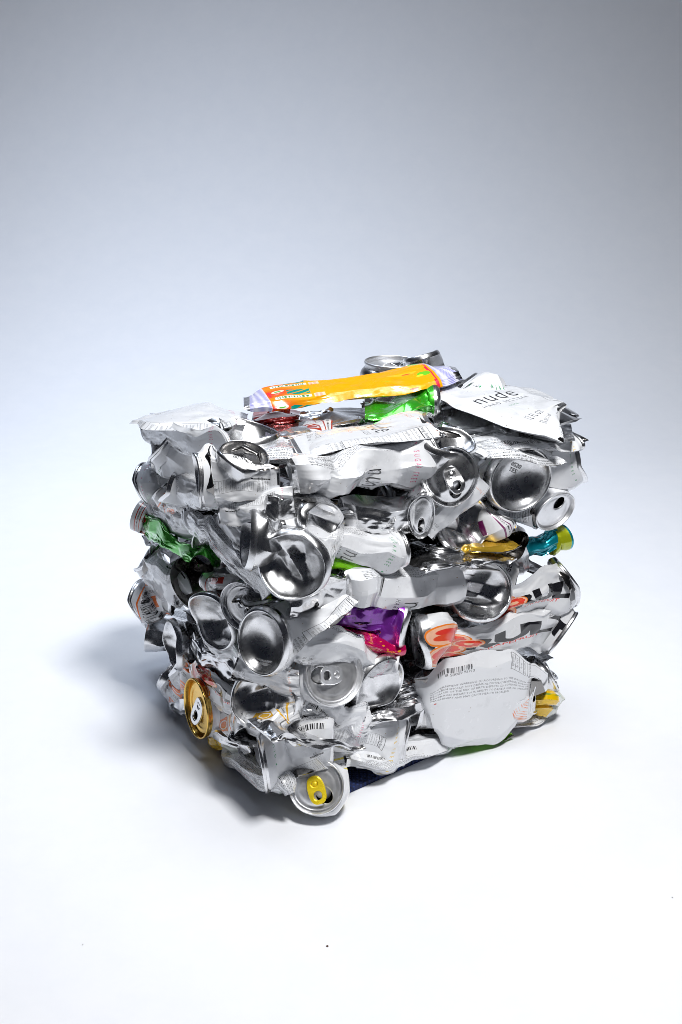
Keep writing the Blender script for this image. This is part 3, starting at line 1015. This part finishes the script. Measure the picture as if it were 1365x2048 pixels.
# ------------------------------------------------------------------ right face, from the top down
can('white can with a ridge and bright upper side on the front top edge', 'R', (582, 955, -4), (-1, -.1, 0), (852, 915, -16), (1, .05, 0),
    [(650, 948, -14, 25, 32), (770, 925, -20, 28, 34)], kB='lid', rB=(29, 24), des='white_pink', u0=-.14, amp=2.6, seed=71, sect=1.5)
end_can('open can lid with a double holed tab between two white cans', 'R', 903, 954, 14, (-.32, .35, 1), (28, 30), 'lid', trail=(20, 0), des='blank_green', mouth=250, tab=180, tab_tilt=14, seed=72, bends=2)
end_can('silver can end under the lid of the ridged white can', 'R', 893, 886, -10, (.2, .95, .45), (32, 24), 'dome', trail=(0, -25), depth=60, w=22, des='silver', seed=73)
end_can('large round silver base facing out at the upper right', 'R', 1037, 956, 8, (-.18, -.02, 1), (34, 33), 'dome', trail=(0, 0), w=34, des='blank_orange', code=('0520', 'TES'), seed=74, bends=0, dents=1.0)
can('white can with barcode and deposit badge at the right edge', 'R', (1050, 905, -16), (-1, 0, 0), (1128, 920, -12), (1, .02, .1), [(1080, 916, -18, 27, 24)], kB='lid', rB=(30, 24), des='blank_green', u0=.62, amp=2.5, seed=75)
can('white can with barcode strip over the large round silver base', 'R', (925, 900, -12), (-1, 0, 0), (1090, 905, -4), (1, 0, 0), [(1010, 898, -4, 11, 34)], des='print', amp=3, seed=76)
end_can('open lid with dark mouth and no tab at the right edge', 'R', 1106, 1020, 2, (.12, -.15, 1), (29, 22), 'lid', trail=(-50, 0), des='blank_pink', mouth=120, end_mat=SATIN, seed=77, bends=0, dents=1)
end_can('squeezed oval lid in front of the ridged white can', 'R', 843, 1030, 4, (-.3, -.05, 1), (13, 25), 'lid', trail=(30, -20), des='silver', mouth=270, seed=78, bends=1)
can('white can folded into a slanting band with orange lettering', 'R', (852, 1068, 4), (-.7, -.7, 0), (968, 962, 8), (.7, .7, 0), [(885, 1035, 8, 13, 5), (925, 1000, 10, 13, 5)], des='blank_orange', u0=.93, amp=1.7, seed=79)
end_can('dented silver base under the slanting white band', 'R', 930, 1045, -2, (-.1, .25, 1), (31, 29), 'dome', trail=(20, 0), des='silver', seed=80, bends=2, dents=5)
can('can with purple rings reading made pure', 'R', (955, 1040, -22), (-1, 0, 0), (1003, 1026, -4), (1, .35, .15), [(975, 1035, -14, 24, 12)], kB='lid', rB=(23, 13), des='stripe_purple', u0=0, amp=1.2, seed=81)
end_can('small rolled silver can with a narrow opening', 'R', 1030, 1088, 8, (-.35, -.25, 1), (13, 15), 'open', trail=(28, -45), depth=40, w=14, t=12, des='silver', seed=82)
can('crumpled teal can with a lime end at the right edge', 'R', (1035, 1105, -14), (-1, -.1, 0), (1128, 1074, -8), (1, .1, 0), [(1068, 1094, -8, 12, 13), (1110, 1082, -8, 15, 14)], kB='open', rB=(13, 14), des='teal', amp=5, seed=83)
can('flattened gold can squeezed below the dented silver base', 'R', (900, 1095, -10), (-1, -.1, 0), (1010, 1075, -4), (1, 0, 0), [(950, 1085, -6, 9, 26)], des='gold', amp=3, seed=84)
can('long creased silver can pressed flat above the blank white can', 'R', (815, 1128, -4), (-1, 0, 0), (1000, 1100, 0), (1, 0, 0), [(870, 1116, 2, 9, 28), (950, 1110, 2, 10, 28)], des='silver', amp=4, seed=85)
end_can('tiny pinched silver can opening beside the rolled silver can', 'R', 990, 1108, 6, (.2, -.1, 1), (10, 9), 'open', trail=(-60, 15), depth=20, w=10, t=8, des='silver', seed=86)
can('crushed bare can with a wide lip in the middle of the upper front', 'R', (528, 1030, -6), (-1, .2, 0), (645, 1040, 9), (.4, -.3, 1), [(590, 1018, -6, 20, 12)], kB='dome', rB=(17, 31), des='silver', amp=4.5, seed=87, bends=1, dents=4)
can('bare can lying deep behind the squeezed oval lid', 'R', (680, 1032, -26), (-1, 0, 0), (845, 1020, -18), (1, 0, 0), [(760, 1030, -24, 24, 26)], des='silver', amp=2, seed=88)
can('tapered white can marked n with a green ring at its end', 'R', (560, 1068, 2), (-1, .1, 0), (790, 1095, -14), (1, -.05, .1), [(640, 1078, -12, 18, 20), (720, 1090, -16, 23, 25)], kB='lid', rB=(21, 26), des='white_green', u0=-.145, amp=1.5, seed=89)
can('lime banded can showing under the tapered white can', 'R', (600, 1125, -16), (-1, 0, 0), (760, 1125, -22), (1, 0, 0), [(680, 1122, -16, 12, 22)], des='lime', amp=3, seed=90)
end_can('badly dented silver base at the front corner, upper of two', 'N', 586, 1128, 24, (.05, .06, 1), (32, 30), 'dome', trail=(-10, 10), des='blank_yellow', code=('1220', 'TES'), seed=191, bends=2, dents=6)
end_can('narrow silver can end seen from the side left of the dented base', 'N', 503, 1075, 10, (-.9, .15, .42), (27, 28), 'dome', trail=(35, 0), depth=20, w=18, des='silver', seed=92, bends=0, dents=1)
can('blank white can marked n on the right face above the purple can', 'R', (688, 1178, 0), (-1, 0, 0), (905, 1163, -10), (1, .03, .1), [(725, 1173, -16, 25, 25.5), (800, 1170, -18, 26, 26.5), (870, 1166, -18, 25, 25.5)], kB='open', rB=(21, 23), des='white_orange', u0=-.14, amp=.7, seed=293, sect=.5)
can('wrinkled silver can left of the blank white can', 'R', (580, 1195, 2), (-1, 0, 0), (705, 1195, 0), (1, -.2, 0), [(640, 1175, 2, 20, 16)], des='silver', amp=6, seed=94)
end_can('tilted silver base right of the blank white can', 'R', 960, 1180, 0, (-.5, .35, .9), (33, 30), 'dome', trail=(50, 20), des='stripe_yellow', seed=95, bends=2, dents=4)
can('crumpled white can with torn black letters at the right edge, upper one', 'R', (975, 1235, -10), (-1, -.2, 0), (1130, 1168, -2), (1, .15, .1), [(1030, 1205, 4, 22, 14), (1090, 1175, 4, 26, 15)], kB='lid', rB=(31, 22), des='bold', u0=.0, amp=3.6, fine=.9, seed=96)
can('white can with black letters and grapefruit slices at its base', 'R', (840, 1284, 0), (-1, -.02, -.38), (1120, 1264, 6), (.6, -.5, .6), [(895, 1288, 0, 17, 12), (985, 1274, 4, 20, 12), (1062, 1254, 5, 25, 13)], kA='dome', kB='lid', rA=(27, 22), rB=(30, 15), des='bold', u0=.0, amp=2.8, fine=.9, seed=97, NV=72, opened=False)
can('purple can in the middle of the right face', 'R', (630, 1228, -24), (-1, 0, 0), (802, 1248, -6), (1, -.12, .2), [(690, 1230, -16, 14, 16), (760, 1240, -10, 20, 16)], kB='dome', rB=(23, 20), des='purple', u0=.05, amp=3.6, seed=98)
can('magenta can with yellow dots under the purple can', 'R', (640, 1270, -22), (-1, .1, 0), (792, 1288, -8), (1, -.1, 0), [(720, 1275, -10, 12, 22)], kB='open', rB=(10, 16), des='magenta', amp=2.4, seed=99)
can('torn white can under the magenta can', 'R', (585, 1290, 4), (-1, .2, 0), (792, 1322, -2), (1, -.2, 0), [(650, 1290, 5, 20, 14), (730, 1305, 3, 17, 14)], kB='open', rB=(10, 14), des='blank_pink', u0=.82, amp=4.5, seed=100)
end_can('open lid with a raised tab in the middle of the lower right face', 'R', 664, 1350, 6, (-.1, .38, 1), (32, 31), 'lid', trail=(30, 0), des='blank_orange', mouth=10, tab=180, tab_tilt=16, end_mat=SATIN, seed=101, bends=0, dents=1)
end_can('smooth silver base right of the open lid with a raised tab', 'R', 755, 1368, 2, (.12, -.12, .95), (29, 31), 'dome', trail=(-20, 0), des='blank_green', code=('1220', 'TES'), seed=102, bends=1, dents=1.2)
can('big white flattened can facing out with a printed health warning', 'R', (843, 1412, -6), (-1, 0, .1), (1072, 1386, 14), (1, .03, 0), [(858, 1410, -1, 34, 7), (890, 1404, 4, 46, 10), (950, 1398, 10, 50, 11), (1000, 1393, 13, 50, 10), (1050, 1387, 14, 36, 8)], kB='lid', rB=(27, 8), des='back', u0=0.01, amp=.8, seed=203)
end_can('silver tab lid right of the big white flattened can', 'R', 1093, 1345, -6, (.75, .35, .5), (24, 24), 'lid', trail=(-60, 0), des='silver', mouth=250, tab=180, seed=104)
can('yellow crumpled can at the lower right edge', 'R', (1040, 1400, -20), (-1, 0, 0), (1116, 1386, 0), (1, .1, 0), [(1085, 1390, 3, 18, 18)], des='yellow', amp=4, seed=105)
can('yellow and green patterned can in the lower right corner', 'R', (1030, 1440, -18), (-1, 0, 0), (1108, 1422, -2), (1, .1, 0), [(1075, 1428, -1, 13, 18)], des='yellow', u0=.3, amp=4, seed=106)
can('white can with black mark in the lower right corner', 'R', (1000, 1490, -14), (-1, 0, 0), (1112, 1445, -4), (1, .2, 0), [(1070, 1460, -6, 17, 18)], des='bold', u0=.1, amp=3, seed=107)
can('white can pressed flat along the bottom right edge', 'R', (925, 1510, -8), (-1, -.2, 0), (1080, 1462, -6), (1, .2, 0), [(1010, 1484, -8, 8, 18)], des='print', amp=2, seed=108)
can('lime green scrap of can at the bottom of the right face', 'R', (885, 1522, -10), (-1, -.1, 0), (1000, 1490, -8), (1, .1, 0), [(940, 1506, -6, 8, 20)], des='lime', amp=3, seed=109)
can('white can with trademark print along the bottom right edge', 'R', (690, 1538, -6), (-1, 0, 0), (905, 1488, -8), (1, .15, 0), [(750, 1536, -4, 13, 20), (840, 1508, -4, 13, 20)], des='white_green', u0=.70, amp=2.4, seed=110)
can('white funnel shaped can with serving facts and a round rim', 'R', (625, 1478, 2), (-1, .05, 0), (800, 1486, -6), (1, -.12, .15), [(690, 1485, -6, 20, 12), (750, 1485, -8, 25, 15)], kB='lid', rB=(33, 19), des='blank_yellow', u0=.275, amp=1.6, seed=111)
can('long silver can pressed into a band above the serving facts can', 'R', (520, 1462, 6), (-1, 0, 0), (705, 1475, 2), (1, -.05, 0), [(580, 1470, 6, 10, 26), (650, 1474, 5, 10, 26)], des='silver', amp=3, seed=112)
can('wrinkled white can with black print above the long silver band', 'R', (590, 1408, -4), (-1, 0, 0), (735, 1445, 0), (1, -.15, 0), [(640, 1415, 2, 22, 14), (690, 1432, 3, 17, 14)], des='blank_pink', u0=.52, amp=6, seed=113)
can('dark silver can squeezed between the smooth base and the big white can', 'R', (770, 1400, -16), (-1, 0, 0), (850, 1370, -12), (1, .2, 0), [(810, 1385, -12, 20, 18)], des='silver', amp=5, seed=114)
can('thin silver can slanting beside the big white flattened can', 'R', (725, 1450, -4), (-1, -.3, 0), (850, 1395, -6), (1, .3, 0), [(785, 1420, -4, 11, 18)], des='silver', amp=4, seed=115)

# ------------------------------------------------------------------ front corner, lower part
can('white corner can with silver rim and two lines of small print', 'N', (532, 1523, 6), (-.92, -.1, .35), (668, 1492, -2), (1, 0, 0), [(590, 1512, -2, 30, 18)], kA='lid', rA=(33, 25), des='white_green', u0=.37, amp=1.8, seed=120, opened=False)
end_can('torn open lid with a yellow tab at the bottom front corner', 'N', 634, 1582, 6, (.10, .40, 1), (29, 28), 'lid', trail=(-40, 30), depth=60, des='stripe_yellow', mouth=215, end_mat=SATIN, tab=205, tab_tilt=5, tab_mat=YELLOW, seed=121, bends=1, dents=2)
end_can('large dusty silver base at the front corner, lower of two', 'N', 528, 1283, 14, (-.34, .10, 1), (25, 31), 'dome', trail=(50, 30), des='blank_yellow', seed=122, bends=0, dents=1.6)
end_can('gold rimmed can torn open at the front corner', 'N', 528, 1402, 8, (-.12, .15, 1), (33, 28), 'dome', trail=(20, 0), des='stripe_gold', seed=123, bends=2, dents=4)
can('gold striped can rolled under the gold rimmed can', 'N', (478, 1432, 6), (-1, .2, 0), (600, 1420, 6), (1, .3, 0), [(545, 1446, 12, 12, 22)], des='stripe_gold', u0=.0, amp=3, seed=124)
can('white can with torn edges hanging below the dusty silver base', 'N', (470, 1330, 6), (-1, .3, 0), (600, 1370, 8), (1, 0, 0), [(535, 1348, 10, 18, 14)], des='blank_orange', u0=.9, amp=5, seed=125)

# ------------------------------------------------------------------ left face, from the top down
end_can('dark silver can ring under the white can on the left corner', 'L', 300, 902, 2, (-.35, .1, 1), (26, 22), 'open', trail=(40, 0), w=30, des='silver', seed=130, bends=1, dents=4)
can('white can end with serving facts at the upper left edge', 'L', (345, 962, -8), (1, 0, 0), (290, 966, 4), (-.75, .05, .65), [(315, 964, -6, 24, 22)], kB='lid', rB=(25, 23), des='blank_pink', u0=.28, amp=2, seed=131, opened=False)
can('white can with green specks below the corner can on the left face', 'L', (330, 890, 4), (-.5, .6, .6), (430, 960, -8), (.8, -.5, 0), [(365, 920, 2, 25, 14)], kA='lid', rA=(28, 22), des='blank_green', u0=.02, amp=2.6, seed=132, opened=False)
can('white can with round rim on the upper front corner', 'N', (402, 960, 2), (-.92, -.1, .35), (560, 965, -2), (1, 0, 0), [(450, 955, 2, 24, 16), (510, 965, 4, 18, 14)], kA='lid', rA=(27, 20), des='blank_green', u0=.30, amp=3.8, seed=133, opened=False)
end_can('silver base standing on the rimmed white corner can', 'N', 486, 915, -6, (.25, 1, .35), (22, 20), 'dome', trail=(0, -20), depth=30, w=20, des='silver', seed=134, bends=1, dents=2)
can('white can with rounded end and black print left of the front corner', 'L', (352, 975, 6), (-.8, .1, .4), (480, 1010, 4), (1, -.2, 0), [(390, 982, 4, 17, 16), (430, 995, 4, 14, 14)], kA='open', rA=(18, 15), des='blank_yellow', u0=.1, amp=3, seed=135)
can('white can folded under the rimmed corner can', 'N', (440, 1020, 2), (-1, 0, 0), (590, 1005, -2), (1, .1, 0), [(510, 1015, 2, 15, 18)], des='blank_pink', u0=.4, amp=4.5, seed=136)
can('orange banded can at the upper left edge', 'L', (325, 985, 2), (-.5, .5, .3), (370, 1030, 0), (.6, -.6, 0), [(345, 1005, 2, 14, 12)], kA='lid', rA=(15, 13), des='stripe_orange', amp=2, seed=137)
can('bright green can pinched to a point on the left face', 'L', (285, 1035, 0), (-.8, .5, 0), (403, 1135, 10), (.7, -.6, .5), [(318, 1062, 4, 14, 9), (365, 1098, 6, 10, 8)], kB='open', rB=(10, 11), des='green', amp=3.5, seed=138)
can('long strip of white can covered in small print on the left face', 'L', (372, 1015, 6), (-.6, .6, 0), (538, 1190, 6), (.6, -.6, 0), [(415, 1060, 8, 16, 8), (480, 1130, 9, 16, 8)], des='print', amp=3, seed=139, NV=70)
can('white can behind the green can with orange stains', 'L', (300, 1000, -4), (-.6, .5, 0), (420, 1090, -4), (.6, -.6, 0), [(355, 1045, 0, 16, 12)], des='blank_orange', u0=.7, amp=3, seed=140)
can('second strip of white can with small print beside the front corner', 'L', (430, 1030, 2), (-.5, .6, 0), (550, 1180, 2), (.5, -.6, 0), [(480, 1090, 4, 22, 10)], des='blank_pink', u0=.62, amp=3, seed=141)
end_can('silver can end half hidden under the strip of small print', 'L', 420, 1100, 0, (.2, -.1, 1), (22, 20), 'dome', trail=(0, 0), des='blank_green', seed=142, bends=1)
can('orange and red can sticking out of the left edge', 'L', (320, 1060, -8), (1, 0, 0), (276, 1030, 2), (-.8, .3, .5), [(298, 1045, -4, 18, 14)], kB='open', rB=(17, 13), des='stripe_red', amp=3, seed=143)
can('white can with black scribbled print at the left edge', 'L', (292, 1118, 2), (-.7, .4, .3), (370, 1200, 2), (.6, -.6, 0), [(320, 1155, 4, 25, 12)], kA='lid', rA=(25, 16), des='blank_orange', u0=.1, amp=2.8, seed=144, opened=False)
end_can('dark open can end in the middle of the left face', 'L', 392, 1170, 4, (.35, .0, 1), (32, 27), 'open', trail=(-10, 0), des='blank_green', seed=145, bends=0, dents=1)
can('white can end with an orange ring at the left edge', 'L', (345, 1195, -6), (1, 0, 0), (282, 1198, 6), (-.8, .05, .6), [(308, 1195, -4, 23, 20)], kB='lid', rB=(26, 22), des='stripe_orange', u0=.1, amp=2.4, seed=146, opened=False)
can('red and white banded can in the middle of the left face', 'L', (420, 1160, -4), (-1, .1, 0), (485, 1175, -4), (1, 0, 0), [(450, 1168, -2, 11, 14)], kA='lid', rA=(12, 12), des='stripe_red', amp=2.5, seed=147)
end_can('narrow silver base left of the dusty base at the corner', 'L', 437, 1240, 6, (.15, .05, 1), (30, 29), 'dome', trail=(15, 0), des='blank_pink', seed=148, bends=2, dents=4)
end_can('dark lid with two hole tab behind the dusty silver base', 'L', 490, 1212, 0, (.25, .15, 1), (30, 25), 'lid', trail=(10, 0), des='teal', mouth=200, tab=180, seed=149)
end_can('bare can ring sticking out of the lower left edge', 'L', 300, 1265, 0, (-.6, .1, .8), (24, 19), 'open', trail=(50, 0), w=28, des='silver', seed=150, bends=0)
end_can('smooth silver base at the lower left edge', 'L', 352, 1292, 2, (-.25, .1, 1), (32, 27), 'dome', trail=(40, 0), w=32, des='silver', seed=151, bends=1, dents=4)
can('white can with an orange patch above the gold lid', 'L', (348, 1335, 4), (-.6, .5, .3), (420, 1400, 0), (.6, -.6, 0), [(375, 1362, 5, 24, 14)], des='stripe_orange', u0=.3, amp=2.6, seed=152)
can('white tube shaped can with an orange ring at the bottom left edge', 'L', (338, 1378, -2), (-.7, .5, .3), (400, 1460, -8), (.6, -.7, 0), [(365, 1415, -3, 18, 16)], kA='dome', rA=(17, 15), des='stripe_orange', u0=.5, amp=1.5, seed=153)
end_can('gold lid on the lower left face', 'L', 402, 1415, 14, (-.05, .05, 1), (31, 34), 'lid', trail=(15, 0), des='stripe_orange', mouth=300, tab=170, tab_tilt=3, tab_mat=ALU, end_mat=GOLD, seed=154, bends=0, dents=.6)
can('crumpled white can with black letters running down the left face', 'L', (388, 1325, 6), (-.6, .6, 0), (545, 1480, 4), (.6, -.6, 0), [(430, 1375, 9, 17, 10), (490, 1430, 8, 17, 10)], des='bold', u0=.1, amp=3.6, seed=155, NV=70)
can('silver can squeezed behind the crumpled white can with black letters', 'L', (385, 1270, -2), (-.6, .6, 0), (500, 1370, 0), (.6, -.6, 0), [(440, 1320, 2, 17, 12)], des='silver', amp=5, seed=156)
can('white can pressed flat below the narrow silver base', 'L', (400, 1235, 0), (-.6, .6, 0), (480, 1330, 2), (.6, -.6, 0), [(435, 1290, 4, 13, 12)], des='blank_green', u0=.8, amp=4.5, seed=157)
can('can with an orange ring reading gluten free', 'L', (435, 1420, -2), (-.6, .6, 0), (498, 1470, 5), (.8, -.45, .4), [(462, 1445, 2, 22, 14)], kB='lid', rB=(25, 16), des='stripe_orange', u0=.35, amp=1.4, seed=158, opened=False)
end_can('flattened silver ring right of the gold lid', 'L', 455, 1480, 6, (-.35, -.1, 1), (17, 26), 'open', trail=(30, 30), depth=50, w=24, t=8, des='blank_pink', seed=159, bends=1)
can('silver grey can pressed flat along the bottom left edge', 'L', (352, 1438, -2), (-.6, .6, 0), (500, 1566, 2), (.6, -.6, 0), [(400, 1478, 3, 14, 14), (450, 1520, 4, 14, 14)], des='silver', amp=3, seed=160)
can('yellow can showing under the flattened silver ring', 'L', (425, 1490, -4), (-.6, .6, 0), (490, 1550, -4), (.6, -.6, 0), [(458, 1515, -2, 12, 14)], des='yellow', amp=3, seed=161)
can('dark printed can pressed flat under the front bottom corner', 'L', (452, 1528, 0), (-.6, .6, 0), (580, 1630, 2), (.6, -.6, 0), [(490, 1562, 4, 11, 14), (535, 1600, 4, 11, 14)], des='print', amp=2, seed=162)

# ------------------------------------------------------------------ thin flattened cans between the layers, folded edges outwards
LAY = [
    ('R', 600, 1012, 720, 1005, 'silver', 'thin silver can edge under the ridged white can'),
    ('R', 700, 1068, 850, 1052, 'silver', 'thin silver can edge between the squeezed oval lid and the tapered white can'),
    ('R', 960, 872, 1140, 866, 'silver', 'crumpled silver edge just under the top right corner'),
    ('R', 640, 1142, 800, 1138, 'blank_yellow', 'white folded can edge between the tapered can and the blank white can'),
    ('R', 880, 1135, 1060, 1120, 'silver', 'silver folded can edge above the tilted silver base'),
    ('R', 620, 1228, 740, 1222, 'silver', 'silver folded can edge above the purple can'),
    ('R', 860, 1250, 1010, 1232, 'silver', 'dark silver folded edge above the grapefruit can'),
    ('R', 880, 1322, 1080, 1300, 'print', 'barcode strip of a flattened can above the big white can'),
    ('R', 790, 1335, 860, 1322, 'silver', 'silver folded scrap under the grapefruit slices'),
    ('R', 720, 1430, 850, 1412, 'blank_pink', 'white folded can edge right of the smooth silver base'),
    ('R', 800, 1470, 880, 1448, 'silver', 'silver scrap left of the bottom of the big white can'),
    ('L', 325, 935, 430, 1000, 'silver', 'silver folded edge between the white cans at the upper left'),
    ('L', 330, 1060, 450, 1160, 'silver', 'silver folded edge below the green can'),
    ('L', 320, 1220, 415, 1300, 'blank_orange', 'white folded edge above the smooth silver base at the lower left'),
    ('L', 420, 1205, 520, 1290, 'silver', 'silver folded edge behind the narrow silver base'),
    ('L', 400, 1300, 510, 1395, 'blank_green', 'white folded edge under the narrow silver base'),
    ('L', 370, 1400, 470, 1500, 'silver', 'silver folded edge behind the gold lid'),
    ('N', 440, 1000, 560, 1030, 'silver', 'silver folded edge at the front corner under the rimmed white can'),
    ('N', 480, 1180, 640, 1215, 'silver', 'silver folded edge under the dented base at the front corner'),
    ('N', 500, 1350, 640, 1388, 'blank_pink', 'white torn edge over the gold rimmed can'),
    ('N', 470, 1452, 620, 1476, 'silver', 'silver folded edge above the white corner can with two lines of print'),
]
rl = random.Random(17)
for k, (fc, x0, y0, x1, y1, ds, lb) in enumerate(LAY):
    xm, ym = (x0 + x1) / 2 + rl.uniform(-10, 10), (y0 + y1) / 2 + rl.uniform(-5, 5)
    dd = -40 if fc != 'N' else -30
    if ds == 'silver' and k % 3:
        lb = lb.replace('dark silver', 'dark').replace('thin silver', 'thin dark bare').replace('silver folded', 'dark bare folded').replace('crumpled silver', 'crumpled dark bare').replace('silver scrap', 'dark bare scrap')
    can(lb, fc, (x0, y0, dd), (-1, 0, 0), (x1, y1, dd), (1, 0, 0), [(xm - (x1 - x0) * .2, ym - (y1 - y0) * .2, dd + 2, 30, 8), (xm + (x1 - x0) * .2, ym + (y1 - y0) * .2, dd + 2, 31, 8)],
        des='shaded' if ds == 'silver' and k % 3 else ds, hint=(0, 1, 0), amp=4.2, fine=.8, seed=400 + k, u0=rl.random())  # two in three bare edges get the dark colour that stands for shade

# ------------------------------------------------------------------ cans inside the bale, seen through the gaps only
rs = random.Random(5)
INNER = []
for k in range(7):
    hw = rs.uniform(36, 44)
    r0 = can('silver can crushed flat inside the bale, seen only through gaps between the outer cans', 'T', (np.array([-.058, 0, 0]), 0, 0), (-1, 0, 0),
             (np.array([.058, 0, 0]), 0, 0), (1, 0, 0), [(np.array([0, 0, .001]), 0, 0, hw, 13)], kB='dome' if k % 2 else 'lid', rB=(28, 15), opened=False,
             des='shaded', end_mat=ALU_SHADED, amp=4.5, seed=300 + k, NU=80, NV=36, group='cans buried inside the bale')  # body and ends coloured dark so the gaps read as deep shade
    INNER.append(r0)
n_in = 0
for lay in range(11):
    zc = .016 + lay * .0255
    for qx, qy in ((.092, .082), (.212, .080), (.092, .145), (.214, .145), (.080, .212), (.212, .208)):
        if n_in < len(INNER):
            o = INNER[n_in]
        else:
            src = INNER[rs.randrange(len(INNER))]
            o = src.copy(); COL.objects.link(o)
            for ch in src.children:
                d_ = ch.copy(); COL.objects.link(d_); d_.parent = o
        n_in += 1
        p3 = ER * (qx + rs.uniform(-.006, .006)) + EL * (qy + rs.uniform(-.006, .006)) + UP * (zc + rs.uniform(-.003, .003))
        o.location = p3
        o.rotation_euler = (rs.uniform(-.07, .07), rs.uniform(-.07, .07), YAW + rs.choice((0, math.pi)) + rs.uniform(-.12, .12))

# ------------------------------------------------------------------ blue woven pad under the bale
def woven(name):
    m, nt, p, L = new_mat(name)
    tc = nt.nodes.new('ShaderNodeTexCoord')
    wv = []
    for ax in ('X', 'Y'):
        t = nt.nodes.new('ShaderNodeTexWave'); t.bands_direction = ax; t.inputs['Scale'].default_value = 90; t.inputs['Distortion'].default_value = .4
        L.new(tc.outputs['Object'], t.inputs[0]); wv.append(t.outputs['Fac'])
    h = mathn(nt, 'MULTIPLY', wv[0], wv[1])
    cr = nt.nodes.new('ShaderNodeValToRGB')
    cr.color_ramp.elements[0].color = (.004, .010, .05, 1); cr.color_ramp.elements[1].color = (.012, .035, .17, 1)
    L.new(h, cr.inputs[0]); L.new(cr.outputs[0], p.inputs['Base Color'])
    p.inputs['Roughness'].default_value = .8
    bump(nt, h, .6, .0015, p)
    return m
nxp, nyp = 40, 30
V, Fc = [], []
def pad_pt(i, j, top):
    a, b = i / nxp, j / nyp
    x = .040 + a * .225; y = -.003 + a * .020 + b * .215
    edge = min(a, 1 - a, b, 1 - b)
    z = (.0075 + .0015 * math.sin(a * 21) * math.sin(b * 13)) * min(1, .55 + edge * 12) if top else .0005
    return ER * x + EL * y + UP * z
for top in (True, False):
    V += [pad_pt(i, j, top) for i in range(nxp + 1) for j in range(nyp + 1)]
n1 = (nxp + 1) * (nyp + 1)
ix = lambda i, j, t: (0 if t else n1) + i * (nyp + 1) + j
for i in range(nxp):
    for j in range(nyp):
        Fc.append((ix(i, j, 1), ix(i + 1, j, 1), ix(i + 1, j + 1, 1), ix(i, j + 1, 1)))
        Fc.append((ix(i, j, 0), ix(i, j + 1, 0), ix(i + 1, j + 1, 0), ix(i + 1, j, 0)))
for i in range(nxp):
    Fc.append((ix(i, 0, 0), ix(i + 1, 0, 0), ix(i + 1, 0, 1), ix(i, 0, 1))); Fc.append((ix(i, nyp, 1), ix(i + 1, nyp, 1), ix(i + 1, nyp, 0), ix(i, nyp, 0)))
for j in range(nyp):
    Fc.append((ix(0, j, 1), ix(0, j + 1, 1), ix(0, j + 1, 0), ix(0, j, 0))); Fc.append((ix(nxp, j, 0), ix(nxp, j + 1, 0), ix(nxp, j + 1, 1), ix(nxp, j, 1)))
pad = mesh_obj('woven_pad', V, Fc, woven('blue_weave'))
pad.data.set_sharp_from_angle(angle=R(40))
pad['label'] = 'dark blue woven pad showing under the bale at the bottom right'
pad['category'] = 'pad'

# ------------------------------------------------------------------ crumbs on the paper
for px, py, s_, lb in ((655, 1893, .0008, 'tiny brown crumb on the paper in front of the bale'), (166, 1890, .0004, 'tiny dark crumb on the paper at the lower left'),
                       (1345, 1795, .0004, 'tiny dark crumb on the paper at the right edge')):
    x = (px - PW / 2) / F_PX; y = -(py - PH / 2) / F_PX
    ray = fw + x * rt + y * up
    g = CAM + ray * (-CAM[2] / ray[2])
    th_ = np.linspace(0, 2 * np.pi, 9, endpoint=False)
    rr = random.Random(px)
    P = np.array([[(q * s_ * (1.3 + rr.uniform(-.4, .4)) * math.cos(t), q * s_ * math.sin(t) * (1 + rr.uniform(-.3, .3)), h * s_) for t in th_] for q, h in ((.7, 0), (1, .4), (.8, .9), (.4, 1.2))])
    Vc, Fq = rings_mesh(P, np.array([[0, 0, 1.25 * s_]]))
    o = mesh_obj('crumb', Vc, Fq, CRUMB)
    o.location = g
    o['label'] = lb; o['category'] = 'crumb'; o['group'] = 'crumbs on the paper'
